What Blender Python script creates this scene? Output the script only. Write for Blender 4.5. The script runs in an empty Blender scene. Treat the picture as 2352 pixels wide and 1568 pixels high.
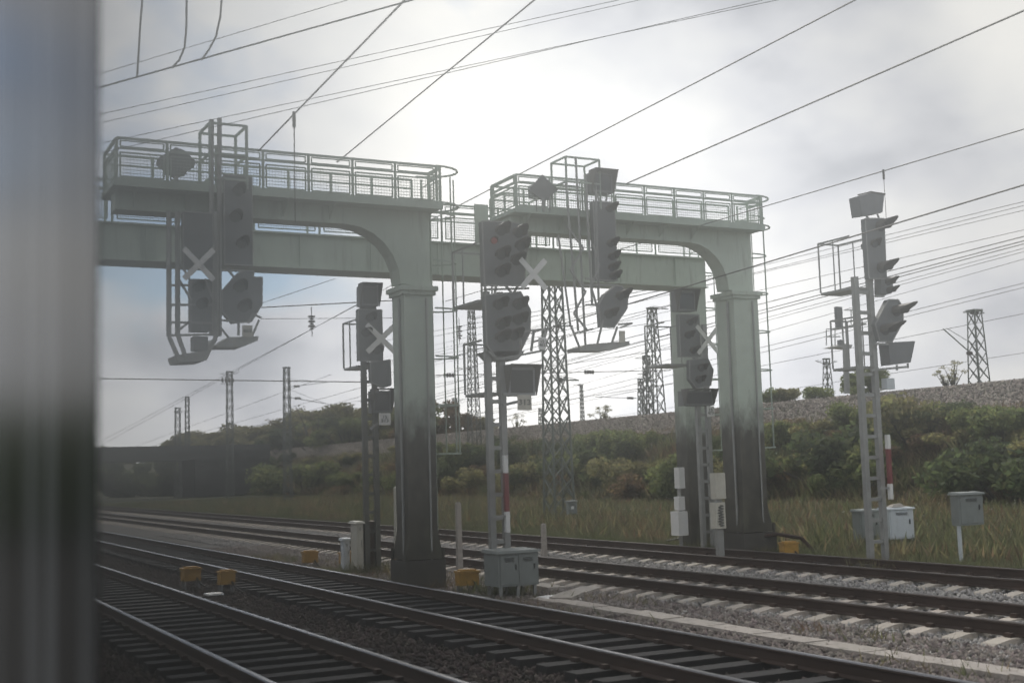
import bpy, math, random
import numpy as np
from mathutils import Vector, Matrix
R = math.radians
random.seed(7); rng = np.random.default_rng(7)
scene = bpy.context.scene
COL = scene.collection

# ------------------------------------------------------------------ camera
EYE, YAW, ROLL = 2.05, R(27.3), 0.03
PITCH = math.atan(294 / 2900)
cd = bpy.data.cameras.new('camera'); cam = bpy.data.objects.new('camera', cd); COL.objects.link(cam)
cd.sensor_width = 36; cd.lens = 44.39; cd.clip_start = 0.05; cd.clip_end = 3000
cd.dof.use_dof = True; cd.dof.focus_distance = 27; cd.dof.aperture_fstop = 2.0
CM = Matrix.Rotation(-YAW, 4, 'Z') @ Matrix.Rotation(math.pi / 2 + PITCH, 4, 'X') @ Matrix.Rotation(-ROLL, 4, 'Z')
cam.matrix_world = Matrix.Translation((0, 0, EYE)) @ CM
scene.camera = cam

# ------------------------------------------------------------------ light
SUN_EL, SUN_AZ = R(42), YAW - R(10)            # azimuth from +Y towards +X
scene.view_settings.view_transform = 'Standard'; scene.view_settings.look = 'None'
scene.view_settings.gamma = 1; scene.view_settings.exposure = 2.24
scene.view_settings.use_curve_mapping = False
w = bpy.data.worlds.new('World'); scene.world = w; w.use_nodes = True
nt = w.node_tree; nt.nodes.clear()
def N(nt, t, **k):
    n = nt.nodes.new(t)
    for a, b in k.items():
        if a.startswith('i_'): n.inputs[a[2:].replace('_', ' ')].default_value = b
        else: setattr(n, a, b)
    return n
def ramp(nt, stops):
    n = nt.nodes.new('ShaderNodeValToRGB')
    e = n.color_ramp.elements
    while len(e) < len(stops): e.new(0.5)
    for q, (p, c) in zip(e, stops): q.position = p; q.color = (*c, 1) if len(c) == 3 else c
    return n
L = nt.links.new
out = N(nt, 'ShaderNodeOutputWorld')
sky = N(nt, 'ShaderNodeTexSky', sky_type='NISHITA', sun_disc=False, sun_elevation=SUN_EL, sun_rotation=SUN_AZ)
sky.dust_density = 0.2; sky.ozone_density = 2.0; sky.air_density = 1.0
bsky = N(nt, 'ShaderNodeBackground'); bsky.inputs[1].default_value = 0.07; L(sky.outputs[0], bsky.inputs[0])
tc = N(nt, 'ShaderNodeTexCoord')
mp = N(nt, 'ShaderNodeMapping'); mp.inputs['Scale'].default_value = (1, 1, 1.7); mp.inputs['Location'].default_value = (9, 1, 1)
L(tc.outputs['Generated'], mp.inputs[0])
n1 = N(nt, 'ShaderNodeTexNoise'); n1.inputs['Scale'].default_value = 2.6; n1.inputs['Detail'].default_value = 9; n1.inputs['Roughness'].default_value = .52; n1.inputs['Distortion'].default_value = .25
L(mp.outputs[0], n1.inputs[0])
n2 = N(nt, 'ShaderNodeTexNoise'); n2.inputs['Scale'].default_value = 4.6; n2.inputs['Detail'].default_value = 8; n2.inputs['Roughness'].default_value = .5
L(mp.outputs[0], n2.inputs[0])
# cloud brightness: softly lit tops, grey undersides
cr = ramp(nt, [(0.32, (.54, .56, .61)), (0.44, (.82, .83, .87)), (0.54, (.98, .98, .98)), (0.68, (1.15, 1.13, 1.09))])
L(n2.outputs[0], cr.inputs[0])
# forward glow of the veiled sun
nrm = N(nt, 'ShaderNodeVectorMath', operation='NORMALIZE'); L(tc.outputs['Generated'], nrm.inputs[0])
dot = N(nt, 'ShaderNodeVectorMath', operation='DOT_PRODUCT'); L(nrm.outputs[0], dot.inputs[0])
dot.inputs[1].default_value = (math.sin(SUN_AZ) * math.cos(R(3)), math.cos(SUN_AZ) * math.cos(R(3)), math.sin(R(3)))
mr = N(nt, 'ShaderNodeMapRange'); mr.inputs[1].default_value = .84; mr.inputs[2].default_value = 1; mr.inputs[3].default_value = .78; mr.inputs[4].default_value = 1.7; mr.interpolation_type = 'SMOOTHSTEP'
L(dot.outputs['Value'], mr.inputs[0])
sc_ = N(nt, 'ShaderNodeVectorMath', operation='SCALE'); L(cr.outputs[0], sc_.inputs[0]); L(mr.outputs[0], sc_.inputs['Scale'])
bcl = N(nt, 'ShaderNodeBackground'); L(sc_.outputs[0], bcl.inputs[0]); bcl.inputs[1].default_value = 0.50
cov = ramp(nt, [(0.40, (.2, .2, .2)), (0.49, (1, 1, 1))]); 
sep = N(nt, 'ShaderNodeSeparateXYZ'); L(tc.outputs['Generated'], sep.inputs[0])
hz = N(nt, 'ShaderNodeMapRange'); L(sep.outputs[2], hz.inputs[0]); hz.inputs[1].default_value = 0; hz.inputs[2].default_value = .16; hz.inputs[3].default_value = .14; hz.inputs[4].default_value = 0
had = N(nt, 'ShaderNodeMath', operation='ADD'); L(n1.outputs[0], had.inputs[0]); L(hz.outputs[0], had.inputs[1]); L(had.outputs[0], cov.inputs[0])
mxw = N(nt, 'ShaderNodeMixShader'); L(cov.outputs[0], mxw.inputs[0]); L(bsky.outputs[0], mxw.inputs[1]); L(bcl.outputs[0], mxw.inputs[2]); L(mxw.outputs[0], out.inputs[0])
sd = bpy.data.lights.new('sun', 'SUN'); sun = bpy.data.objects.new('sun', sd); COL.objects.link(sun)
sd.energy = 0.9; sd.angle = R(14); sd.color = (1, .95, .87)
dv = Vector((math.sin(SUN_AZ) * math.cos(SUN_EL), math.cos(SUN_AZ) * math.cos(SUN_EL), math.sin(SUN_EL)))
sun.rotation_euler = dv.to_track_quat('Z', 'Y').to_euler()

# ------------------------------------------------------------------ place helpers
# World: X across the tracks, Y along them, Z up, rail level about 0.
def wray(px, py): # direction of a point of the photograph (2352 px wide)
    return CM.to_3x3() @ Vector(((px - 1176) / 2900, -(py - 784) / 2900, -1))
def PY(px, py, Y):                     # its place on the plane across the tracks at Y
    d = wray(px, py); k = Y / d.y; return Vector((d.x * k, Y, EYE + d.z * k))
def PX(px, py, X):
    d = wray(px, py); k = X / d.x; return Vector((X, d.y * k, EYE + d.z * k))

# ------------------------------------------------------------------ materials
MATS = {}
def mat(name, col, rough=.7, metal=0, var=.25, scale=6, bump=0, bscale=60, spots=None, rnd=0, island=0, emit=None, stretch=(1, 1, 1), spec=.5, objco=True, stops=None, thin=0):
    m = bpy.data.materials.new(name); m.use_nodes = True; MATS[name] = m
    nt = m.node_tree; b = nt.nodes['Principled BSDF']; L = nt.links.new
    b.inputs['Roughness'].default_value = rough; b.inputs['Metallic'].default_value = metal; b.inputs['Specular IOR Level'].default_value = spec
    tc = N(nt, 'ShaderNodeTexCoord'); mp = N(nt, 'ShaderNodeMapping'); mp.inputs['Scale'].default_value = stretch
    L(tc.outputs['Object' if objco else 'Generated'], mp.inputs[0])
    n = N(nt, 'ShaderNodeTexNoise'); n.inputs['Scale'].default_value = scale; n.inputs['Detail'].default_value = 6; n.inputs['Roughness'].default_value = .65
    L(mp.outputs[0], n.inputs[0])
    c0 = tuple(x * (1 - var) for x in col); c1 = tuple(min(1, x * (1 + var)) for x in col)
    rp = ramp(nt, stops or [(.3, c0), (.7, c1)]); L(n.outputs[0], rp.inputs[0]); last = rp.outputs[0]
    if spots:
        c, lo, hi, ss, st = spots
        n2 = N(nt, 'ShaderNodeTexNoise'); n2.inputs['Scale'].default_value = ss; n2.inputs['Detail'].default_value = 8; n2.inputs['Roughness'].default_value = .7
        mp2 = N(nt, 'ShaderNodeMapping'); mp2.inputs['Scale'].default_value = st; L(tc.outputs['Object'], mp2.inputs[0]); L(mp2.outputs[0], n2.inputs[0])
        r2 = ramp(nt, [(lo, (0, 0, 0)), (hi, (1, 1, 1))]); L(n2.outputs[0], r2.inputs[0])
        mx = N(nt, 'ShaderNodeMix', data_type='RGBA'); L(r2.outputs[0], mx.inputs[0]); L(last, mx.inputs[6]); mx.inputs[7].default_value = (*c, 1); last = mx.outputs[2]
    if rnd or island:
        if rnd: s = N(nt, 'ShaderNodeObjectInfo').outputs['Random']
        else: s = N(nt, 'ShaderNodeNewGeometry').outputs['Random Per Island']
        a = rnd or island
        hs = N(nt, 'ShaderNodeHueSaturation')
        m1 = N(nt, 'ShaderNodeMapRange'); L(s, m1.inputs[0]); m1.inputs[3].default_value = 1 - a; m1.inputs[4].default_value = 1 + a; L(m1.outputs[0], hs.inputs['Value'])
        m2 = N(nt, 'ShaderNodeMath', operation='MULTIPLY_ADD'); m2.inputs[1].default_value = 7.31; L(s, m2.inputs[0])
        m3 = N(nt, 'ShaderNodeMath', operation='FRACT'); L(m2.outputs[0], m3.inputs[0])
        m4 = N(nt, 'ShaderNodeMapRange'); L(m3.outputs[0], m4.inputs[0]); m4.inputs[3].default_value = .5 - a * .09; m4.inputs[4].default_value = .5 + a * .05; L(m4.outputs[0], hs.inputs['Hue'])
        L(last, hs.inputs['Color']); last = hs.outputs[0]
    L(last, b.inputs['Base Color'])
    if thin:
        tb_ = N(nt, 'ShaderNodeBsdfTranslucent'); ms = N(nt, 'ShaderNodeMixShader'); ms.inputs[0].default_value = thin
        hv = N(nt, 'ShaderNodeHueSaturation'); hv.inputs['Value'].default_value = 1.5; hv.inputs['Saturation'].default_value = 1.15; L(last, hv.inputs['Color']); L(hv.outputs[0], tb_.inputs[0])
        L(b.outputs[0], ms.inputs[1]); L(tb_.outputs[0], ms.inputs[2]); L(ms.outputs[0], nt.nodes['Material Output'].inputs[0])
    if bump:
        n3 = N(nt, 'ShaderNodeTexNoise'); n3.inputs['Scale'].default_value = bscale; n3.inputs['Detail'].default_value = 5; L(tc.outputs['Object'], n3.inputs[0])
        bp = N(nt, 'ShaderNodeBump'); bp.inputs['Strength'].default_value = bump; bp.inputs['Distance'].default_value = .05; L(n3.outputs[0], bp.inputs['Height']); L(bp.outputs[0], b.inputs['Normal'])
    if emit:
        b.inputs['Emission Color'].default_value = (*emit[0], 1); b.inputs['Emission Strength'].default_value = emit[1]
    return m
GREEN = mat('green_gantry_paint', (.54, .61, .51), .6, var=.12, scale=1.5, spots=((.22, .23, .18), .52, .8, 2.2, (3, 3, .35)), bump=.1)
GREENR = mat('green_rail_paint', (.42, .49, .41), .6, var=.15, scale=4)
UNVEILED = mat('unveiled_dark_steel', (.075, .068, .052), .85, var=.45, scale=1.6, spots=((.16, .16, .11), .5, .8, 2.0, (2, 2, .4)), bump=.2)  # dark steel; on column feet it paints in the end of the sky reflection
GALV = mat('galvanised_steel', (.36, .36, .34), .55, .3, var=.2, scale=5, spots=((.2, .15, .1), .6, .8, 5, (1, 1, .4)))
MASTM = mat('lattice_mast_paint', (.13, .14, .12), .7, var=.3, scale=3)
BOARD = mat('signal_board_enamel', (.16, .165, .168), .55, var=.15, scale=3, spots=((.24, .24, .22), .55, .8, 3, (2, 2, .5)))
BOXG = mat('signal_box_grey', (.18, .185, .19), .5, var=.15, scale=4)
HOOD = mat('signal_hood_paint', (.10, .088, .075), .6, var=.3, scale=8)
LENS = mat('signal_lens', (.02, .02, .022), .12)
REDL = mat('red_signal_lamp', (.2, .02, .015), .3, emit=((1, .08, .04), .03))
WHITE = mat('white_sign_enamel', (.88, .87, .83), .45, var=.06, scale=8, spots=((.5, .47, .4), .6, .85, 9, (1, 1, .5)))
CREAM = mat('weathered_white_plate', (.66, .63, .53), .55, var=.1, scale=8, spots=((.35, .3, .22), .58, .85, 9, (1, 1, .5)))
INK = mat('black_sign_print', (.03, .03, .03), .6)
WBOX = mat('white_cabinet_paint', (.7, .74, .76), .5, var=.06, scale=3, spots=((.4, .42, .42), .55, .85, 4, (2, 2, .4)))
GBOX = mat('grey_cabinet_paint', (.26, .28, .26), .6, var=.15, scale=3, spots=((.13, .13, .11), .55, .8, 4, (3, 3, .4)))
YEL = mat('yellow_box_paint', (.50, .28, .045), .6, var=.25, scale=10, spots=((.3, .2, .08), .55, .8, 9, (1, 1, 1)))
RED = mat('red_post_paint', (.24, .05, .05), .55, var=.15)
CONC = mat('pale_concrete', (.54, .49, .43), .9, var=.15, scale=6, spots=((.25, .23, .19), .5, .75, 7, (1, 1, 1)), bump=.25, rnd=.10)
CONCD = mat('dark_concrete', (.085, .078, .066), .9, var=.25, scale=3, bump=.3)
SLEEP = mat('concrete_sleeper', (.58, .52, .44), .9, var=.15, scale=5, spots=((.28, .22, .17), .5, .75, 5, (1, 1, 1)), bump=.2, rnd=.12)
WOOD = mat('old_timber_sleeper', (.030, .028, .027), .85, var=.4, scale=9, stretch=(.5, 6, 6), bump=.3, rnd=.25)
RAILS = mat('rusty_rail_side', (.062, .038, .027), .8, var=.35, scale=4, stretch=(1, .3, 1))
RAILT = mat('polished_rail_top', (.2, .2, .21), .36, .9, var=.15, scale=3, stretch=(4, .2, 1))
RAILB = mat('dull_rail_top', (.07, .055, .047), .5, .4, var=.25, scale=3, stretch=(4, .2, 1))
DIRT = mat('dark_trackside_dirt', (.04, .034, .027), .95, var=.35, scale=2.2, spots=((.12, .11, .09), .5, .7, 14, (1, 1, 1)), bump=.8, bscale=22)
BEDB = mat('brown_ballast_bed', (.034, .028, .023), .95, var=.45, scale=18, bump=1, bscale=24)
BEDG = mat('grey_ballast_bed', (.16, .15, .135), .95, var=.45, scale=18, bump=1, bscale=24)
STB = mat('brown_ballast_stone', (.07, .056, .046), .9, var=.2, scale=5, island=.75)
STG = mat('grey_ballast_stone', (.35, .335, .31), .9, var=.2, scale=5, island=.5)
STM = mat('mixed_ballast_stone', (.22, .19, .165), .9, var=.2, scale=5, island=.55)
STE = mat('embankment_stone', (.30, .265, .22), .9, var=.2, scale=2, island=.5)
SOIL = mat('meadow_soil', (.085, .09, .045), .95, var=.4, scale=1.1, bump=.6, bscale=12)
SLOPE = mat('overgrown_slope_soil', (.105, .105, .055), .95, var=.45, scale=.6, spots=((.11, .085, .05), .52, .72, .8, (1, 1, 1)), bump=.6, bscale=8)
GRASS = mat('grass_blade', (.1, .1, .04), .8, scale=.45, island=.4, spec=.2, thin=.2, stops=[(.3, (.105, .13, .065)), (.45, (.15, .17, .085)), (.58, (.19, .18, .11)), (.7, (.12, .145, .07))])
WEED = mat('weed_leaf', (.1, .1, .04), .8, scale=.42, island=.5, spec=.2, thin=.4, stops=[(.25, (.085, .11, .05)), (.42, (.145, .16, .08)), (.52, (.22, .195, .115)), (.62, (.19, .13, .08)), (.72, (.12, .14, .06))])
BLOOM = mat('pale_weed_bloom', (.5, .5, .42), .8)
BARK = mat('bark', (.06, .05, .04), .9, var=.3, scale=8)
LEAFS = {}
for n_, c_ in dict(dark=(.10, .125, .06), green=(.19, .22, .095), olive=(.26, .25, .12), rust=(.22, .165, .095), pale=(.32, .31, .18), yellow=(.2, .15, .03)).items():
    LEAFS[n_] = mat(n_ + '_foliage', c_, .75, var=.3, scale=.8, island=.4, spec=.25, thin=.45)
CABLE = mat('cable_rubber', (.03, .03, .03), .6)
WIRE = mat('overhead_wire_copper', (.075, .065, .055), .6)
PORC = mat('brown_insulator', (.06, .04, .03), .4)
PILL = mat('dark_window_frame', (.016, .017, .017), .16, var=.6, scale=9, spec=.16, stretch=(1, 1, .02), spots=((.05, .052, .052), .48, .62, 14, (1, 1, .02)))
GRAFM = mat('graffiti_paint', (.03, .03, .035), .6)
STAIN = mat('bridge_concrete', (.06, .06, .055), .9, var=.35, scale=.6)
COLM = mat('green_column_veil_edge', (.54, .61, .51), .65, var=.12, scale=1.5, bump=.1)
def veil_edge_mix(m, z, soft):  # darkens the lower column in colour, imitating where the sky reflection stops
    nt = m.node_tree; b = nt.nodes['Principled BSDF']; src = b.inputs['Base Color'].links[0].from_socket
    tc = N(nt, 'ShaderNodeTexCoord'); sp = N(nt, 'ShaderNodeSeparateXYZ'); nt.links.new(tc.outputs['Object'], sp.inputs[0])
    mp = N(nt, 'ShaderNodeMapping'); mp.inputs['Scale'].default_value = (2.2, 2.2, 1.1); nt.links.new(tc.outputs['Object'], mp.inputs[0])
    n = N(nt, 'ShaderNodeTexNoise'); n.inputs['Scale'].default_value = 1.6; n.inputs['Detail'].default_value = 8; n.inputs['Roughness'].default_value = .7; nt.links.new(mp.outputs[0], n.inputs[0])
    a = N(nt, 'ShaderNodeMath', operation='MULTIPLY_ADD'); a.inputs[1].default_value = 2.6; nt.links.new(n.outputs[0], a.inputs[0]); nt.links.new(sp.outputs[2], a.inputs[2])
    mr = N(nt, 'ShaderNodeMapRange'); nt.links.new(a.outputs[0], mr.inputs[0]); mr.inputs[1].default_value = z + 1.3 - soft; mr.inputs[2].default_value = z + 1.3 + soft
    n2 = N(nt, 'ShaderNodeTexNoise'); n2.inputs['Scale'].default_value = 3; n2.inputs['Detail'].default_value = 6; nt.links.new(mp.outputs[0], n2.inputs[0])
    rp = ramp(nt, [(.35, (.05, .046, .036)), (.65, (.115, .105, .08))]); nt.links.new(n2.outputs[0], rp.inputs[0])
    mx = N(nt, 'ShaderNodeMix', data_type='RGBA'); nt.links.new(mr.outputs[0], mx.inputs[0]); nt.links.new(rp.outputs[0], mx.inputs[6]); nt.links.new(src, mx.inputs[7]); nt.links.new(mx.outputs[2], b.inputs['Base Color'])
veil_edge_mix(COLM, 3.35, .45)
# window glass: tinted even slab, scattering in place of the sky reflections' veil
GLASS = bpy.data.materials.new('tinted_veil_glass'); GLASS.use_nodes = True
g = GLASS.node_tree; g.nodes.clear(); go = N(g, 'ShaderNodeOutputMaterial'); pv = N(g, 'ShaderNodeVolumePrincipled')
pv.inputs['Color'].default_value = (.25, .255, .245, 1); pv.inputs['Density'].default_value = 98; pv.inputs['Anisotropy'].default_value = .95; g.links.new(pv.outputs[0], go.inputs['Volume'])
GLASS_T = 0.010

# ------------------------------------------------------------------ mesh builder
class MB:
    def __init__(s): s.v = []; s.f = []; s.m = []
    def add(s, vs, fs, mi=0):
        k = len(s.v); s.v += [tuple(v) for v in vs]; s.f += [tuple(i + k for i in f) for f in fs]; s.m += [mi] * len(fs); return s
    def box(s, x0, x1, y0, y1, z0, z1, mi=0):
        return s.add([(x, y, z) for x in (x0, x1) for y in (y0, y1) for z in (z0, z1)], [(0, 1, 3, 2), (4, 6, 7, 5), (0, 4, 5, 1), (2, 3, 7, 6), (0, 2, 6, 4), (1, 5, 7, 3)], mi)
    def bar(s, p, q, r, n=4, r2=None, mi=0):
        p = Vector(p); q = Vector(q); d = q - p
        if d.length < 1e-6: return s
        a = d.orthogonal() if abs(d.normalized().z) > .98 else d.cross(Vector((0, 0, 1)))
        a.normalize(); b = d.cross(a).normalized(); r2 = r if r2 is None else r2
        o = math.pi / n
        vs = [c + (a * math.cos(o + 2 * math.pi * i / n) + b * math.sin(o + 2 * math.pi * i / n)) * k for c, k in ((p, r), (q, r2)) for i in range(n)]
        fs = [(i, (i + 1) % n, n + (i + 1) % n, n + i) for i in range(n)] + [tuple(range(n))[::-1], tuple(range(n, 2 * n))]
        return s.add(vs, fs, mi)
    def tube(s, pts, r, n=6, mi=0):
        for a, b in zip(pts, pts[1:]): s.bar(a, b, r, n, mi=mi)
        return s
    def prism(s, pts, ext, mi=0):             # polygon of 3-D points pushed along ext
        n = len(pts); e = Vector(ext); pts = [Vector(p) for p in pts]
        nv = Vector()
        for i in range(n): nv += (pts[i] - pts[0]).cross(pts[(i + 1) % n] - pts[0])
        if nv.dot(e) > 0: pts.reverse()
        return s.add(pts + [p + e for p in pts], [tuple(range(n)), tuple(range(2 * n - 1, n - 1, -1))] + [(i, i + n, (i + 1) % n + n, (i + 1) % n) for i in range(n)], mi)
    def visor(s, x, y, z, r, ln, mi=0):        # hood that juts towards -Y over a lens
        vs = []; fs = []; n = 9
        for k, rr in ((0, r), (1, r - .008)):
            for i in range(n):
                a = R(-20) + R(220) * i / (n - 1)
                reach = ln * (.35 + .65 * max(0, math.sin(a)))
                vs += [(x + rr * math.cos(a), y, z + rr * math.sin(a)), (x + rr * 1.05 * math.cos(a), y - reach, z + rr * 1.05 * math.sin(a))]
        for i in range(n - 1):
            a = 2 * i; b = 2 * n + 2 * i
            fs += [(a, a + 1, a + 3, a + 2), (b, b + 2, b + 3, b + 1), (a + 1, b + 1, b + 3, a + 3), (a, a + 2, b + 2, b)]
        return s.add(vs, fs, mi)
    def disc(s, x, y, z, r, th=.02, n=14, mi=0):
        return s.prism([(x + r * math.cos(2 * math.pi * i / n), y, z + r * math.sin(2 * math.pi * i / n)) for i in range(n)], (0, -th, 0), mi)
    def mesh(s, name, mats):
        me = bpy.data.meshes.new(name); me.from_pydata(s.v, [], s.f); me.update()
        for m in (mats if isinstance(mats, (list, tuple)) else [mats]): me.materials.append(m)
        me.polygons.foreach_set('material_index', s.m)
        return me
def link(name, me, parent=None):
    o = bpy.data.objects.new(name, me); COL.objects.link(o)
    if parent: o.parent = parent; o.matrix_parent_inverse = Matrix.Identity(4)
    return o
def part(name, mb, m, parent=None, label=None):
    """mesh given in world coordinates; the parent Empty's place is taken off"""
    if parent is not None:
        q = parent; off = Vector()
        while q: off += q.location; q = q.parent
        mb.v = [tuple(Vector(v) - off) for v in mb.v]
    o = link(name, mb.mesh(name, m), parent)
    if label: o['label'] = label
    return o
def tag(o, label=None, cat=None, group=None, kind=None):
    for k, v in (('label', label), ('category', cat), ('group', group), ('kind', kind)):
        if v: o[k] = v
    return o
def thing(name, loc, label, cat, group=None):
    o = bpy.data.objects.new(name, None); COL.objects.link(o); o.location = loc; o.empty_display_size = .3
    return tag(o, label, cat, group)
def copy_tree(o, parent=None):
    c = o.copy(); COL.objects.link(c); c.parent = parent
    for ch in list(o.children): copy_tree(ch, c)
    return c
def text_mesh(txt, size, ext=.002):
    cu = bpy.data.curves.new('lettering', 'FONT'); cu.body = txt; cu.size = size; cu.align_x = 'CENTER'; cu.align_y = 'CENTER'; cu.extrude = ext; cu.space_line = .82; cu.resolution_u = 3; cu.offset = size * .018
    t = bpy.data.objects.new('lettering', cu); COL.objects.link(t)
    dg = bpy.context.evaluated_depsgraph_get(); me = bpy.data.meshes.new_from_object(t.evaluated_get(dg))
    bpy.data.objects.remove(t); bpy.data.curves.remove(cu); me.materials.clear(); me.materials.append(INK); return me
def bulk(name, V, F3, m, kind='stuff', parent=None):
    """a numpy triangle soup / mesh: V (n,3), F3 (k,3)"""
    me = bpy.data.meshes.new(name); me.vertices.add(len(V)); me.vertices.foreach_set('co', np.asarray(V, np.float32).ravel())
    k = F3.shape[1]; me.loops.add(F3.size); me.loops.foreach_set('vertex_index', F3.astype(np.int32).ravel())
    me.polygons.add(len(F3)); me.polygons.foreach_set('loop_start', np.arange(0, F3.size, k, dtype=np.int32))
    me.update(calc_edges=True); me.materials.append(m)
    o = link(name, me, parent)
    if kind: o['kind'] = kind
    return o

# ------------------------------------------------------------------ ground
def struct(name, mb, m): return tag(part(name, mb, m), kind='structure')
gz = -.25
xs = [-600, -60, 0, 2.2, 20, 41, 60, 130, 700]
struct('ground', MB().add([(-700, -200, gz), (900, -200, gz), (900, 1500, gz), (-700, 1500, gz)], [(0, 1, 2, 3)]), DIRT)
def strip(name, prof, y0, y1, m):
    n = len(prof); b = MB(); ys = np.linspace(y0, y1, 24)
    for y in ys: b.v += [(x, float(y), z) for x, z in prof]
    for j in range(len(ys) - 1):
        for i in range(n - 1): b.f.append((j * n + i, j * n + i + 1, (j + 1) * n + i + 1, (j + 1) * n + i)); b.m.append(0)
    return struct(name, b, m)
strip('brown_ballast_path', [(1.6, gz + .004), (2.4, -.205), (8.9, -.205), (9.4, -.165), (9.9, -.16)], -10, 300, BEDB)
strip('grey_ballast_path', [(9.905, -.156), (11.2, -.18), (18.3, -.18), (18.9, gz + .006)], -10, 300, BEDG)
strip('meadow', [(18.6, gz + .012), (24, -.15), (41, -.05)], -20, 1400, SOIL)
def emb_z(x):
    return float(np.interp(x, [41, 43.5, 48, 49.5, 58, 62, 140], [-.06, 1.2, 4.35, 5.55, 5.5, 5.0, 4.8]))
strip('embankment_hill', [(41, -.052), (43.5, 1.2), (48, 4.35), (49.5, 5.55), (58, 5.5), (62, 5.0), (140, 4.8), (160, -.5)], -20, 1400, SLOPE)

# ------------------------------------------------------------------ stones (ballast)
def stones(name, n, xf, yf, zf, smin, smax, m):
    T = np.array([(1, 0, 0), (-1, 0, 0), (0, 1, 0), (0, -1, 0), (0, 0, 1), (0, 0, -1)], float)
    Fs = np.array([(0, 2, 4), (2, 1, 4), (1, 3, 4), (3, 0, 4), (2, 0, 5), (1, 2, 5), (3, 1, 5), (0, 3, 5)])
    x = xf(n); y = yf(n); z = zf(x, y)
    s = rng.uniform(smin, smax, (n, 1, 1)) * rng.uniform(.6, 1.3, (n, 1, 3))
    V = T[None] * (1 + rng.uniform(-.25, .25, (n, 6, 3))) + rng.uniform(-.25, .25, (n, 6, 3)); V *= s
    a = rng.uniform(0, 6.28, n); b = rng.uniform(-.8, .8, n)
    ca, sa, cb, sb = np.cos(a)[:, None], np.sin(a)[:, None], np.cos(b)[:, None], np.sin(b)[:, None]
    X, Y, Z = V[..., 0], V[..., 1], V[..., 2]
    Y, Z = cb * Y - sb * Z, sb * Y + cb * Z
    X, Y = ca * X - sa * Y, sa * X + ca * Y
    V = np.stack([X + x[:, None], Y + y[:, None], Z + z[:, None]], -1).reshape(-1, 3)
    F = (Fs[None] + 6 * np.arange(n)[:, None, None]).reshape(-1, 3)
    return bulk(name, V, F, m)
near = lambda a, b, p: (lambda n: a + (b - a) * rng.random(n) ** p)
uni = lambda a, b: (lambda n: rng.uniform(a, b, n))
def zb(x, y, lo, hi):
    return np.interp(x, [lo - .6, lo + .5, hi - .5, hi + .6], [gz, -.195, -.195, gz]) + rng.uniform(-.01, .03, len(x))
stones('brown_ballast', 85000, uni(2.0, 9.9), near(7.5, 46, 1.5), lambda x, y: zb(x, y, 2.2, 9.6), .018, .04, STB)
stones('trough_ballast', 36000, uni(8.9, 11.6), near(7.0, 40, 1.5), lambda x, y: np.interp(x, [8.9, 9.4, 11.2, 11.6], [-.19, -.145, -.15, -.16]) + rng.uniform(-.01, .02, len(x)), .022, .05, STM)
stones('grey_ballast', 110000, uni(10.6, 18.9), near(7.5, 52, 1.45), lambda x, y: zb(x, y, 10.2, 18.5) + .022 + .02 * np.sin((x - 15.0) * 1.0) ** 8, .02, .045, STG)
stones('embankment_ballast', 45000, uni(47.6, 49.9), near(34, 190, 1.6), lambda x, y: np.interp(x, [47.6, 48, 49.5, 50], [4.1, 4.35, 5.55, 5.56]) + .02, .05, .11, STE)

# ------------------------------------------------------------------ tracks
def rail_mesh(x, y0, y1, z):                       # z = level of the rail foot
    prof = [(-.07, 0), (.07, 0), (.07, .012), (.012, .03), (.012, .115), (.036, .128), (.036, .15), (.026, .163), (-.026, .163), (-.036, .15), (-.036, .128), (-.012, .115), (-.012, .03), (-.07, .012)]
    b = MB(); n = len(prof); ys = [y0, y1]
    b.v = [(x + px, y, z + pz) for y in ys for px, pz in prof]
    for i in range(n):
        b.f.append((i, (i + 1) % n, n + (i + 1) % n, n + i)); b.m.append(1 if i in (6, 7, 8) else 0)
    return b
def sleeper_mesh(conc):
    b = MB()
    if conc:                                       # concrete monoblock, high at the rail seats, waisted in the middle
        st = [(-1.3, .10, .150), (-1.05, .22, .155), (-.75, .23, .150), (-.55, .20, .135), (-.3, .17, .10), (.3, .17, .10), (.55, .20, .135), (.75, .23, .150), (1.05, .22, .155), (1.3, .10, .150)]
        st = [(-1.3, -.07, .15), (-1.18, .03, .155), (-.95, .065, .15), (-.72, .07, .145), (-.5, .055, .135), (-.25, .01, .11), (.25, .01, .11), (.5, .055, .135), (.72, .07, .145), (.95, .065, .15), (1.18, .03, .155), (1.3, -.07, .15)]
        for x, h, wd in st: b.v += [(x, -wd, -.2), (x, -wd * .72, h), (x, wd * .72, h), (x, wd, -.2)]
        for i in range(len(st) - 1):
            k = 4 * i
            for j in range(4): b.f.append((k + j, k + (j + 1) % 4, k + 4 + (j + 1) % 4, k + 4 + j)); b.m.append(0)
        b.f += [(0, 1, 2, 3), (4 * len(st) - 1, 4 * len(st) - 2, 4 * len(st) - 3, 4 * len(st) - 4)]; b.m += [0, 0]
        return b.mesh('sleeper', SLEEP)
    b.box(-1.3, 1.3, -.125, .125, -.16, .02)
    return b.mesh('sleeper', WOOD)
SM = {True: sleeper_mesh(True), False: sleeper_mesh(False)}
SADDLE = MB().box(-.16, .16, -.09, .09, 0, .018).box(-.125, -.085, -.05, .05, .018, .06).box(.085, .125, -.05, .05, .018, .06).mesh('rail_clip', RAILS)
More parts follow.
